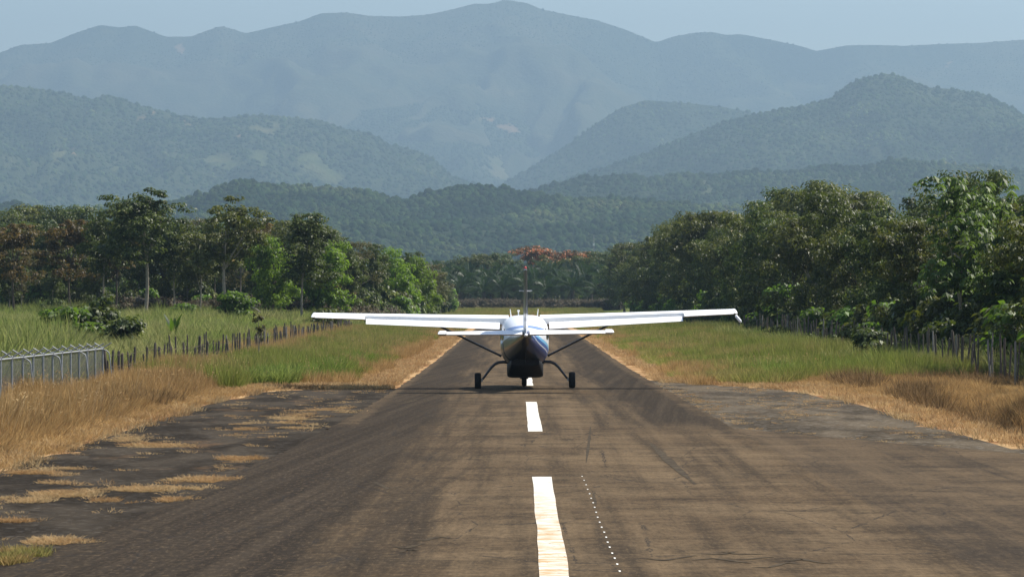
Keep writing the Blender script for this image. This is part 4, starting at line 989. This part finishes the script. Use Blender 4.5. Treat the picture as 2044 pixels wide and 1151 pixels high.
def zone(n, x0, x1, y0, y1, seed, keep=None, wedge=True):
    r = np.random.default_rng(seed); x = r.uniform(x0, x1, n) if np.isscalar(x0) else None; y = r.uniform(y0, y1, n)
    ok = np.ones(n, bool)
    if wedge: ok &= (np.abs((x / y * F) + VX - 1022) < 1150)
    if keep is not None: ok &= keep(x, y, r)
    return x[ok], y[ok]
def src_only(name, me): return bpy.data.objects.new(name, me)
ug = [src_only('undergrowth_clump', me) for me in bush_d + [bush_b[0]]]
ux, uy = zone(1000, 21.3, 48, 120, 640, 41, lambda x, y, r: r.uniform(0, 1, len(x)) < np.clip(220 / y, .25, 1))
u2x, u2y = zone(520, -74, -14, 352, 500, 42, lambda x, y, r: (x < -14 - .02 * (y - 318)) & (r.uniform(0, 1, len(x)) < .45 + .5 * (y > 400)))
u3x, u3y = zone(260, -22, -12.5, 380, 800, 43, lambda x, y, r: x < -13.5 - .003 * (y - 380))
u4x, u4y = zone(260, W(840, 860), W(1260, 860), 842, 880, 44)
ux, uy = np.concatenate([ux, u2x, u3x, u4x]), np.concatenate([uy, u2y, u3y, u4y])
rr = np.random.default_rng(9)
us = rr.uniform(.8, 1.7, len(ux)) * np.where(ux > 0, 1.15, np.where(uy < 400, .75, 1.3)) * np.where(uy > 840, 1.4, 1)
scatter('undergrowth', np.stack([ux, uy, g0(ux, uy) - .1], 1), rr.uniform(0, 6.28, len(ux)), np.stack([us, us, us * rr.uniform(.8, 1.5, len(us))], 1), ug)
# bare brown scrub under the palms and along the far verge
lm_scrub = leaf_mat('brown_scrub', (.03, .024, .016), (.075, .056, .034), (.15, .11, .06), (.06, .09, .03), .15, trans=.1, spec=.1)
sc_me = [crown_mesh('scrub', 310 + k, 2.6, 1.5, lobes=6, clumps=40, per=26, cr=.5, leaf=.3, wid=.25, droop=-.5)[0] for k in range(2)]
for me in sc_me: me.materials.append(lm_scrub)
sx, sy = zone(420, W(850, 770), W(1240, 770), 765, 786, 51)
s2x, s2y = zone(300, -40, -14.5, 345, 420, 52)
sx, sy = np.concatenate([sx, s2x]), np.concatenate([sy, s2y])
sz = rr.uniform(.9, 1.5, len(sx))
scatter('brown_scrub', np.stack([sx, sy, g0(sx, sy)], 1), rr.uniform(0, 6.28, len(sx)), sz, [src_only('scrub_clump', me) for me in sc_me])

# ------------------------------------------------------------------ grass
def tuft(name, seed, n, h, wd, rad, lean=.35, bend=.5, head=0.0):
    r = np.random.default_rng(seed)
    a = r.uniform(0, 6.283, n); q = rad * np.sqrt(r.uniform(0, 1, n)); bx, by = q * np.cos(a), q * np.sin(a)
    d = a + r.normal(0, .9, n); ln = h * r.uniform(.45, 1.0, n) ** .8; l0 = lean * r.uniform(.1, 1, n); b_ = bend * r.uniform(.2, 1.2, n)
    f = r.uniform(0, 6.283, n); fx, fy = np.cos(f), np.sin(f)
    L = []
    for t, wk in ((0, .8), (.4, 1.0), (.75, .75), (1.0, .12)):
        out = ln * (l0 * t + b_ * t * t * .6); z = ln * t * np.sqrt(np.clip(1 - (l0 * .6 + b_ * .5 * t) ** 2, .15, 1))
        cx, cy = bx + np.cos(d) * out, by + np.sin(d) * out; hw = wd * wk * .5
        L += [np.stack([cx - fx * hw, cy - fy * hw, z], 1), np.stack([cx + fx * hw, cy + fy * hw, z], 1)]
    V = np.stack(L, 1).reshape(-1, 3); b = (np.arange(n) * 8)[:, None]
    Q = np.concatenate([b + np.array([[0, 1, 3, 2]]), b + np.array([[2, 3, 5, 4]]), b + np.array([[4, 5, 7, 6]])])
    tone = np.repeat(r.uniform(0, 1, n), 8)
    if head > 0:                                                              # seed heads on some stalks
        k = np.nonzero(r.uniform(0, 1, n) < head)[0]; t = 1.0
        out = ln * (l0 + b_ * .6); z = ln * np.sqrt(np.clip(1 - (l0 * .6 + b_ * .5) ** 2, .15, 1))
        C = np.stack([bx + np.cos(d) * out, by + np.sin(d) * out, z], 1)[k]
        T = np.stack([np.cos(d) * .7, np.sin(d) * .7, np.full(n, .7)], 1)[k]
        V2, Q2 = kites(C, unit(r, len(k)), T, np.full(len(k), h * .10), .16, .05)
        Q = np.concatenate([Q, Q2 + len(V)]); V = np.concatenate([V, V2]); tone = np.concatenate([tone, np.full(len(V2), 1.0)])
    return npmesh(name, V, Q, attrs={'tone': tone})
def grass_mat(name, a, b, seedpatch=.12, trans=.45):
    """a, b: (dark, light) pairs of two growths that take turns over the ground"""
    m = mat(name, a[1], .75, spec=.15); g = N(m); t = g.attr('tone')
    n = g.noise(g.pos(), seedpatch, 4, .6); r = g.rnd()
    ca = g.mix(t, a[0], a[1]); cb = g.mix(t, b[0], b[1])
    k = g.math('ADD', g.mr(n, .42, .6), g.math('MULTIPLY', g.math('SUBTRACT', r, .5), .7), clamp=True)
    c = g.mix(k, ca, cb); g.color(c)
    tr = g.new('ShaderNodeBsdfTranslucent'); g.lk(c, tr.inputs[0]); mx = g.new('ShaderNodeMixShader'); mx.inputs[0].default_value = trans
    g.lk(g.b.outputs[0], mx.inputs[1]); g.lk(tr.outputs[0], mx.inputs[2]); g.lk(mx.outputs[0], g.t.nodes['Material Output'].inputs['Surface'])
    return m
gm_dry = grass_mat('dry_grass', ((.24, .14, .05), (.60, .40, .17)), ((.18, .105, .04), (.52, .34, .14)), .25)
gm_straw = grass_mat('straw_grass', ((.34, .225, .105), (.58, .42, .215)), ((.26, .145, .06), (.46, .29, .13)), .35)
gm_mid = grass_mat('green_yellow_grass', ((.085, .110, .020), (.28, .32, .06)), ((.16, .13, .045), (.44, .36, .12)), .10)
gm_tall = grass_mat('tall_green_grass', ((.085, .120, .025), (.32, .38, .085)), ((.14, .145, .045), (.46, .43, .17)), .06)
gm_lush = grass_mat('lush_green_grass', ((.07, .12, .018), (.26, .36, .06)), ((.10, .14, .03), (.36, .40, .10)), .2)
def gs(nm, m, **kw):
    out = []
    for k in range(3):
        me = tuft(nm, 400 + k * 7 + len(nm), **kw); me.materials.append(m); out.append(src_only(nm, me))
    return out
T_dry = gs('dry_tuft', gm_dry, n=80, h=.98, wd=.013, rad=.36, lean=.28, bend=.32, head=0)
gm_brown = grass_mat('brown_weed_grass', ((.07, .045, .02), (.25, .16, .075)), ((.11, .065, .028), (.34, .22, .10)), .4)
T_brown = gs('brown_weed_tuft', gm_brown, n=70, h=.75, wd=.016, rad=.36, lean=.5, bend=.5, head=.2)
T_stalk = gs('seed_stalk', gm_straw, n=12, h=1.25, wd=.014, rad=.35, lean=.35, bend=.35, head=.8)
T_straw = gs('straw_tuft', gm_straw, n=60, h=.17, wd=.014, rad=.34, lean=.7, bend=.8)
T_mid = gs('mid_tuft', gm_mid, n=70, h=.78, wd=.016, rad=.42, lean=.3, bend=.45)
T_lush = gs('lush_tuft', gm_lush, n=46, h=.85, wd=.026, rad=.36, lean=.35, bend=.8)
T_tall = gs('tall_tuft', gm_tall, n=56, h=1.5, wd=.03, rad=.5, lean=.3, bend=.75)
def field(name, x, y, srcs, s0, s1, seed, zs=None, tilt=None):
    r = np.random.default_rng(seed); s_ = r.uniform(s0, s1, len(x)); zk = r.uniform(.7, 1.2, len(x))
    if zs is not None: zk = zk * zs(x, y)
    tl = r.normal(0, .10, (len(x), 2)) if tilt is None else tilt + r.normal(0, .10, (len(x), 2))
    return scatter(name, np.stack([x, y, g0(x, y) - .02], 1), np.zeros(len(x)) if tilt is not None else r.uniform(0, 6.28, len(x)), np.stack([s_, s_, s_ * zk], 1), srcs, tilt=tl)
def edger(y): return np.where(y < 140, gravr_r(np.clip(y, 60, 150)), 5.8 + 1.1 * fbm(np.asarray(y) * .15, np.asarray(y) * 0, 25))
# left verge: dry grass that grows taller towards the fence
def dryl(x, y, r): return (x < np.where(y < 131, gravl_l(y) - .25, -5.5 - .9 * fbm(y * .3, y * 0, 5)) ) & ~((y > np.maximum(118 + 19 * fbm(x * .5, y * .12, 97), np.where(x > -10.4, 134 + 12 * fbm(x * .6, y * .1, 104), 0))) & (x > -13 + 4 * (fbm(x * .3, y * .07, 66) - .5)) & (x < -6.8))
x, y = zone(9500, -16.2, -9.2, 52, 150, 61, dryl)
field('dry_grass', x, y, T_dry, .8, 1.1, 1, lambda x, y: np.clip(.16 + .42 * (np.abs(x + 9.8) - 1.0), .16, .92) * (.55 + .9 * fbm(x * .55, y * .16, 92)))
x, y = zone(2600, -18.0, -13.0, 118, 300, 62)
field('dry_grass_along_fence', x, y, T_dry, .75, 1.05, 2, lambda x, y: .62 + .3 * fbm(x * .4, y * .1, 8) + .45 * sstep(150, 200, y))
x, y = zone(9000, -12.5, -4.8, 58, 330, 63, lambda x, y, r: (x < np.where(y < 131, gravl_l(y) + .25, -5.0)) & (r.uniform(0, 1, len(x)) < np.where(y < 131, np.exp(-np.abs(x + 10.3) * .7), np.exp(-np.abs(x + 5.8) * .7))))
field('straw_verge', x, y, T_straw, .8, 1.5, 3)
x, y = zone(9000, -14.2, -6.0, 120, 330, 64, lambda x, y, r: (y > np.maximum(118 + 19 * fbm(x * .5, y * .12, 97), np.where(x > -10.4, 134 + 12 * fbm(x * .6, y * .1, 104), 0))) & (x < -6.6 - .8 * (vnoise(y * .2, y * 0, 3))) & (r.uniform(0, 1, len(x)) < .35 + 1.1 * fbm(x * .25, y * .06, 12)))
field('green_grass_left', x, y, T_mid, .75, 1.05, 4, lambda x, y: np.clip(.4 + .3 * np.abs(x + 6), .35, 1.3) * (.5 + 1.0 * fbm(x * .4, y * .1, 99)))
x, y = zone(2600, -13.2, -7.6, 132, 175, 65, lambda x, y, r: fbm(x * .3, y * .08, 15) > .47)
field('lush_grass_left', x, y, T_lush, .8, 1.1, 5)
x, y = zone(1500, -10.6, -4.9, 129, 146, 105, lambda x, y, r: (x < -5) & (r.uniform(0, 1, len(x)) < np.clip((148 - y) / 12, .2, 1)))
field('straw_strip_left', x, y, T_straw, .8, 1.4, 31)
x, y = zone(5000, -14.2, -6.2, 134, 330, 106, lambda x, y, r: fbm(x * .35, y * .07, 107) > .52)
field('dry_streaks_left', x, y, T_dry, .6, .95, 32, lambda x, y: .75 + 0 * x)
x, y = zone(6000, 6.8, 18.5, 136, 330, 108, lambda x, y, r: fbm(x * .35, y * .07, 109) > .52)
field('dry_streaks_right', x, y, T_dry, .55, .9, 33, lambda x, y: .75 + 0 * x)
x, y = zone(1200, 5.5, 14, 128, 146, 110, lambda x, y, r: x > edger(y) - .2)
field('straw_strip_right', x, y, T_straw, .8, 1.3, 34)
# left field beyond the fence
x, y = zone(30000, -62, -15.2, 92, 380, 66, lambda x, y, r: r.uniform(0, 1, len(x)) < np.clip(160 / y, .35, 1))
field('tall_grass_left_field', x, y, T_tall, .75, 1.15, 6, lambda x, y: np.clip(.6 + 1.9 * (fbm(x * .16, y * .06, 18) - .42), .35, 1.45))
x, y = zone(1500, -31, -18.5, 118, 190, 67, lambda x, y, r: (x / y * F + VX < 115 + 60 * r.uniform(-1, 1, len(x))))
field('cane_grass', x, y, T_tall, 1.1, 1.45, 7, lambda x, y: 1.05 + .25 * fbm(x * .3, y * .1, 19), tilt=np.array([0.0, .28]))
x, y = zone(150, -15.5, -11.2, 58, 150, 68)
field('tall_dry_stalks', x, y, T_stalk, .8, 1.15, 8)
x, y = zone(300, -14.0, -7.0, 132, 330, 69)
field('seed_stalks_left', x, y, T_stalk, .6, .95, 9)
x, y = zone(350, 9.5, 19, 142, 330, 70)
field('seed_stalks_right', x, y, T_stalk, .6, .95, 10)
# right side
x, y = zone(9000, 9.5, 20.5, 58, 158, 71, lambda x, y, r: (x > edger(y) + .9) & ~((y > 128 + 20 * fbm(x * .5, y * .12, 100)) & (x < 14.5 + 3 * (fbm(x * .3, y * .1, 27) - .5))))
field('dry_grass_right', x, y, T_dry, .55, .9, 11, lambda x, y: np.clip(.16 + .13 * (x - edger(y) - 1.0), .16, .55) * np.where(x > 17, .55, 1.0) * (.6 + .8 * fbm(x * .5, y * .12, 91)))
x, y = zone(1500, 12.4, 20, 62, 140, 78, lambda x, y, r: (fbm(x * .5, y * .14, 95) > .5) & (x > edger(y) + 1.6))
field('brown_weeds_right', x, y, T_brown, .6, 1.1, 20)
x, y = zone(500, -14.5, -10.8, 58, 150, 79, lambda x, y, r: fbm(x * .5, y * .14, 96) > .53)
field('brown_weeds_left', x, y, T_brown, .7, 1.1, 21)
x, y = zone(9000, 4.9, 14, 60, 330, 72, lambda x, y, r: (x > edger(y) - .35) & (r.uniform(0, 1, len(x)) < np.exp(-np.abs(x - edger(y) - .2) * .65)) & ((y > 150) | (x > gravr_r(np.clip(y, 60, 150)) - .2)))
field('straw_verge_right', x, y, T_straw, .8, 1.5, 12)
x, y = zone(14000, 6.4, 20.5, 130, 340, 73, lambda x, y, r: (y > 128 + 18 * fbm(x * .5, y * .12, 100)) & (x > edger(y) + .8) & (r.uniform(0, 1, len(x)) < .4 + 1.0 * fbm(x * .25, y * .06, 32)))
field('green_grass_right', x, y, T_mid, .8, 1.1, 13, lambda x, y: np.clip(.35 + .12 * np.abs(x - 6), .35, 1.3) * (.5 + 1.0 * fbm(x * .4, y * .1, 98)))
x, y = zone(900, 15.8, 19.6, 150, 330, 80, lambda x, y, r: fbm(x * .4, y * .1, 81) > .42)
field('tall_grass_by_right_fence', x, y, T_tall, .6, .95, 22)
x, y = zone(1500, 10.5, 15.5, 140, 168, 74, lambda x, y, r: fbm(x * .3, y * .08, 35) > .42)
field('lush_grass_right', x, y, T_lush, .7, 1.0, 14)
x, y = zone(1600, 19.9, 30, 118, 200, 75)
field('tall_grass_behind_right_fence', x, y, T_tall, .75, 1.1, 15)
# far runway sides
x, y = zone(12000, -16, 18, 320, 790, 76, lambda x, y, r: (np.abs(x - .45) > 6.2) | (y > 705))
field('far_grass', x, y, T_mid, 1.0, 1.6, 16, lambda x, y: np.clip(.3 + .10 * np.abs(x - .45) + .5 * (y > 705), .3, .8))
# tufts growing through the left gravel: patches seen in the photograph
pat = [(560, 848, 75, 7), (520, 868, 60, 5), (470, 858, 40, 6), (650, 822, 60, 7), (705, 808, 35, 8), (600, 832, 50, 5), (250, 872, 40, 8), (310, 888, 55, 4), (440, 931, 24, 5), (420, 957, 60, 4), (310, 977, 110, 5), (300, 998, 80, 4), (120, 985, 60, 5), (60, 965, 70, 6), (70, 945, 60, 7), (150, 930, 50, 5), (20, 1038, 32, 5), (90, 1080, 55, 4), (172, 1084, 24, 3), (40, 995, 50, 7), (480, 915, 30, 3)]
PX, PY = [], []
rp = np.random.default_rng(88)
for cx, cy, ax_, ay in pat:
    n = int(20 + ax_ * 1.8); a = rp.uniform(0, 6.283, n); q = np.sqrt(rp.uniform(0, 1, n)); u, v = cx + ax_ * q * np.cos(a) * (1 + .3 * rp.normal(size=n)), cy + ay * q * np.sin(a)
    Y = F * CH / (v - HZ); PX.append((u - VX) / F * Y); PY.append(Y)
x, y = np.concatenate(PX), np.concatenate(PY); k = (x < pave_l(y) + .15) & (fbm(x * 1.6, y * .5, 93) > .50); x, y = x[k], y[k]
qx, qy = zone(140, -10, -4.8, 40, 130, 94); k = (qx < pave_l(qy) - .2) & (qx > gravl_l(qy)); x, y = np.concatenate([x, qx[k]]), np.concatenate([y, qy[k]])
field('straw_patches', x, y, T_straw, .5, .9, 17, lambda x, y: .42 + 0 * x)
PX, PY = [], []
for cx, cy, ax_, ay in [(62, 1108, 60, 5), (65, 1134, 45, 7), (20, 1120, 30, 4)]:
    n = 90; a = rp.uniform(0, 6.283, n); q = np.sqrt(rp.uniform(0, 1, n)); u, v = cx + ax_ * q * np.cos(a), cy + ay * q * np.sin(a)
    Y = F * CH / (v - HZ); PX.append((u - VX) / F * Y); PY.append(Y)
gm_weed = grass_mat('weed_grass', ((.12, .12, .03), (.36, .34, .10)), ((.25, .16, .06), (.45, .32, .13)), .8)
T_weed = gs('weed_tuft', gm_weed, n=46, h=.2, wd=.016, rad=.26, lean=.6, bend=.8)
x, y = np.concatenate(PX), np.concatenate(PY); k = x < pave_l(y); field('weed_patches', x[k], y[k], T_weed, .45, .8, 18)
x, y = zone(520, 5.6, 10.6, 76, 140, 77, lambda x, y, r: (x > pave_r(y)) & (x < gravr_r(y)) & ((y > 89) | (x > taxi_r(y) + .1)) & ((fbm(x * .7, y * .18, 44) > .56) | (np.abs(x - taxi_r(np.clip(y, 70, 88.4)) - .25) < .3)))
field('straw_patches_right', x, y, T_straw, .4, .7, 19, lambda x, y: .5 + 0 * x)

# ------------------------------------------------------------------ fences
m_post = bark_mat('weathered_post', (.15, .125, .10), (.06, .05, .04))
m_postl = bark_mat('grey_post', (.30, .27, .23), (.17, .15, .125))
m_wire = mat('rusty_wire', (.10, .07, .05), .7, metal=.5)
def post_mesh(seed, h, r0, m):
    r = random.Random(seed); q = Geo(); pts = []; n = 5
    for i in range(n):
        t = i / (n - 1); pts.append((.03 * math.sin(t * 4 + seed), .03 * math.cos(t * 3 + seed), h * t))
    q.tube(pts, [r0 * r.uniform(.8, 1.1) for _ in range(n)], 7)
    q.tube([pts[-1], (pts[-1][0] + .02, pts[-1][1], h + .05)], [r0 * .7, r0 * .3], 6)
    o = q.build('post', m); d = o.data; bpy.data.objects.remove(o); return d
posts = [post_mesh(k, h, r0, m_post) for k, (h, r0) in enumerate(((1.7, .05), (1.55, .06), (1.8, .045), (1.62, .07), (1.45, .05)))]
posts_l = [post_mesh(20 + k, 1.7, .05, m_postl) for k in range(2)]
def post_fence(name, X, y0, y1, gap, label, pale, seed, hs=1.0):
    r = random.Random(seed); f = empty(name, (X, y0, float(g0(X, y0))), 0, label, 'fence')
    y = y0; P = []
    while y < y1:
        x = X + r.uniform(-.16, .16); z = float(g0(x, y)); me = r.choice(posts_l) if r.random() < pale(y) else r.choice(posts)
        s_ = r.uniform(.86, 1.12) * hs; wd = r.uniform(.65, 1.0)
        link('post', me, None, f, (x - X, y - y0, z - float(g0(X, y0)) - .1), (r.uniform(-.07, .07), r.uniform(-.07, .07), r.uniform(0, 6)), (wd, wd, s_))
        P.append((x - X, y - y0, z - float(g0(X, y0)))); y += gap * r.choice((.45, .8, 1, 1, 1.2, 1.5))
    for hgt in (.5, .95, 1.35):
        pts = []
        for i in range(len(P) - 1):
            a, b = Vector(P[i]), Vector(P[i + 1]); pts += [a + Vector((.06, 0, hgt)), a.lerp(b, .5) + Vector((.06, 0, hgt - .02))]
        Geo().tube(pts, .006, 4).build('wire', m_wire, f)
post_fence('wooden_post_fence', -14.5, 121.0, 300, 1.35, 'dark rough wooden posts in a row beyond the chain-link fence on the left', lambda y: .06, 5)
post_fence('wooden_post_fence', 18.9, 96, 290, 1.25, 'uneven wooden posts in a row along the shady bank on the right', lambda y: .12, 6, 1.2)

m_galv = mat('galvanised_pipe', (.42, .43, .43), .6, metal=.5); g = N(m_galv); n = g.noise(g.pos(), 7, 4, .6); g.color(g.mix(g.mr(n, .3, .7), (.24, .25, .25), (.38, .39, .39)))
XF, YE = -14.5, 119.7
cf = empty('chain_link_fence', (XF, YE, float(g0(XF, YE))), 0, 'silver chain-link fence with angled barbed wire arms in dry grass on the left', 'fence')
HT = 1.62; NP = 22; GAP = 2.15; BZ = float(g0(XF, YE))
def gz(y): return float(g0(XF, YE + y)) - BZ
post_me = arm_me = None
for k in range(NP):
    y = -k * GAP; z = 0
    if post_me is None:
        o = Geo().tube([(0, 0, -.1), (0, 0, HT + .04)], .032, 10).lathe([(HT + .04, .034), (HT + .075, .02), (HT + .08, .002)], 'z', (0, 0, 0), 10).build('post', m_galv, cf, 40); post_me = o.data
        b = Geo().tube([(.0, 0, HT + .02), (-.30, 0, HT + .21)], .020, 8).build('barbed_arm', m_galv, cf, 40); arm_me = b.data
        c = link('barbed_arm', arm_me, None, cf, None, (0, 0, math.pi))
        o.location = b.location = c.location = (0, y, z)
    else:
        link('post', post_me, None, cf, (0, y, z)); link('barbed_arm', arm_me, None, cf, (0, y, z)); link('barbed_arm', arm_me, None, cf, (0, y, z), (0, 0, math.pi))
Geo().tube([(0, .05, HT), (0, -NP * GAP * .5, HT), (0, -(NP - 1) * GAP - .05, HT)], .026, 10).build('top_rail', m_galv, cf, 40)
br_me = None
for k in (0, 3, 6, 9, 12, 15, 18, 21):
    if br_me is None:
        o = Geo().tube([(.0, 0, HT - .02), (.10, 0, HT - .05), (.20, 0, HT - .12), (.235, 0, HT - .22), (.30, 0, .8), (.38, 0, -.1)], .020, 8).build('brace', m_galv, cf, 40); br_me = o.data
    else: o = link('brace', br_me, None, cf)
    o.location = (0, -k * GAP, 0)
Ltot = (NP - 1) * GAP; q = Geo(); r3 = .0021; step = .085; nst = int((Ltot + HT) / step)
V, Tq = [], []
for k in range(nst):
    for s_ in (-1, 1):
        ya, za = -k * step + (HT if s_ > 0 else 0), 0.0
        y0_, z0_ = -k * step + HT, .02; y1_, z1_ = y0_ - (HT - .04), HT - .02
        if s_ < 0: z0_, z1_ = z1_, z0_
        # clip to the length of the fence
        def clip(t): return (y0_ + (y1_ - y0_) * t, z0_ + (z1_ - z0_) * t)
        t0, t1 = 0.0, 1.0
        if y0_ > 0: t0 = (y0_ - 0) / (y0_ - y1_)
        if y1_ < -Ltot: t1 = (y0_ + Ltot) / (y0_ - y1_)
        if t1 - t0 < .02: continue
        a, b = clip(t0), clip(t1); base = len(V)
        for (yy, zz) in (a, b):
            V += [(-.03 + r3 * s_ + r3, yy, zz), (-.03 + r3 * s_ - r3, yy, zz + r3), (-.03 + r3 * s_ - r3, yy, zz - r3)]
        Tq += [(base, base + 1, base + 4, base + 3), (base + 1, base + 2, base + 5, base + 4), (base + 2, base, base + 3, base + 5)]
m_mesh = mat('zinc_wire', (.16, .165, .16), .6, metal=.4)
cm = link('chain_mesh', npmesh('chain_mesh', V, Tq), m_mesh, cf); cm['kind'] = 'stuff'
for s_ in (-1, 1):
    for t in (.35, .65, .95):
        p = (s_ * .30 * t, HT + .02 + .19 * t); Geo().tube([(p[0], 0, p[1]), (p[0], -Ltot * .5, p[1] - .01), (p[0], -Ltot, p[1])], .002, 4).build('barbed_wire', m_wire, cf)

# ------------------------------------------------------------------ single small things in the fields
def bare_branch(name, pts_list, x, y, label, cat, z=None, m=bk_pale):
    e = empty(name, (x, y, float(g0(x, y)) if z is None else z), 0, label, cat); first = True
    for pts, rad in pts_list:
        Geo().tube(pts, rad, 6).build('stem' if first else 'branch', m, e, 60); first = False
yb = 372; bare_branch('dead_branch', [([(0, 0, 0), (.25, 0, .9), (.35, .1, 1.6), (.75, .1, 2.6)], [.10, .08, .06, .02]), ([(.3, .05, 1.2), (-.4, .1, 1.1), (-1.2, 0, 1.0)], [.06, .04, .02]), ([(.35, .1, 1.6), (.2, .1, 2.4)], [.04, .015])], W(778, yb), yb, 'pale dead branch stuck in the scrub by the left wing', 'branch')
yb = 312; bare_branch('fallen_branch', [([(0, 0, 1.2), (.8, 0, 1.9), (1.6, 0, 1.7), (2.3, 0, 1.3), (2.9, 0, .9)], [.04, .06, .07, .08, .06]), ([(1.6, 0, 1.7), (2.4, 0, 1.95), (3.1, 0, 2.2)], [.05, .035, .015]), ([(2.0, 0, 1.5), (2.6, 0, 1.5)], [.04, .02]), ([(0, 0, 1.2), (-.1, 0, 0)], [.04, .05])], W(458, yb), yb, 'bleached fallen branch beside the forked pale trunk', 'branch')
ys_ = 168; sp = empty('sapling', (W(516, ys_), ys_, float(g0(W(516, ys_), ys_))), 0, 'thin leafy sapling standing in the left post fence', 'sapling')
Geo().tube([(0, 0, 0), (.02, 0, 1.2), (-.02, 0, 2.6)], [.03, .025, .01], 6).build('stem', bk_pale, sp)
sm, _, _ = crown_mesh('sapling_leaves', 700, .8, 1.6, lobes=5, clumps=14, per=12, cr=.2, leaf=.18); link('leaves', sm, lm_dull, sp, (0, 0, 1.2))
# broad blades of a young plantain in the left grass
yb = 210; bp = empty('banana_plant', (W(345, yb), yb, float(g0(W(345, yb), yb)) + .1), 0, 'young banana plant with broad upright leaves in the left grass', 'plant')
for k in range(6):
    a = k * 1.05 + .4; ln = 1.6 + .3 * (k % 3); vs, fs = [], []
    for i in range(7):
        t = i / 6; o_ = (.08 + .75 * t * t * (.5 + .2 * (k % 3))); c_ = Vector((math.cos(a) * o_, math.sin(a) * o_, .25 + ln * (t - .18 * t * t))); hw = .16 * math.sin(math.pi * min(.97, t * .9 + .07)) + .01
        sd_ = Vector((-math.sin(a), math.cos(a), 0)); vs += [c_ - sd_ * hw + Vector((0, 0, .05)), c_, c_ + sd_ * hw + Vector((0, 0, .05))]
    for i in range(6):
        b = i * 3; fs += [(b, b + 1, b + 4, b + 3), (b + 1, b + 2, b + 5, b + 4)]
    Geo().add(vs, fs).build('leaf', lm_bush, bp, 60)

# ------------------------------------------------------------------ haze: the air itself
hz = Geo(); x0, x1, y0, y1, z0, z1 = -7500, 7500, -100, 17000, -6.6, 1400
hz.box(((x0 + x1) / 2, (y0 + y1) / 2, (z0 + z1) / 2), ((x1 - x0) / 2, (y1 - y0) / 2, (z1 - z0) / 2))
m_haze = bpy.data.materials.new('haze'); m_haze.use_nodes = True
t = m_haze.node_tree; t.nodes.remove(t.nodes['Principled BSDF'])
pv = t.nodes.new('ShaderNodeVolumePrincipled'); pv.inputs['Color'].default_value = (.39, .555, .695, 1)
pv.inputs['Density'].default_value = 1.05e-4; pv.inputs['Anisotropy'].default_value = 0.3
t.links.new(pv.outputs[0], t.nodes['Material Output'].inputs['Volume'])
tag(hz.build('haze', m_haze), 'pale blue haze lying over the valley and mountains', None, None, 'stuff')
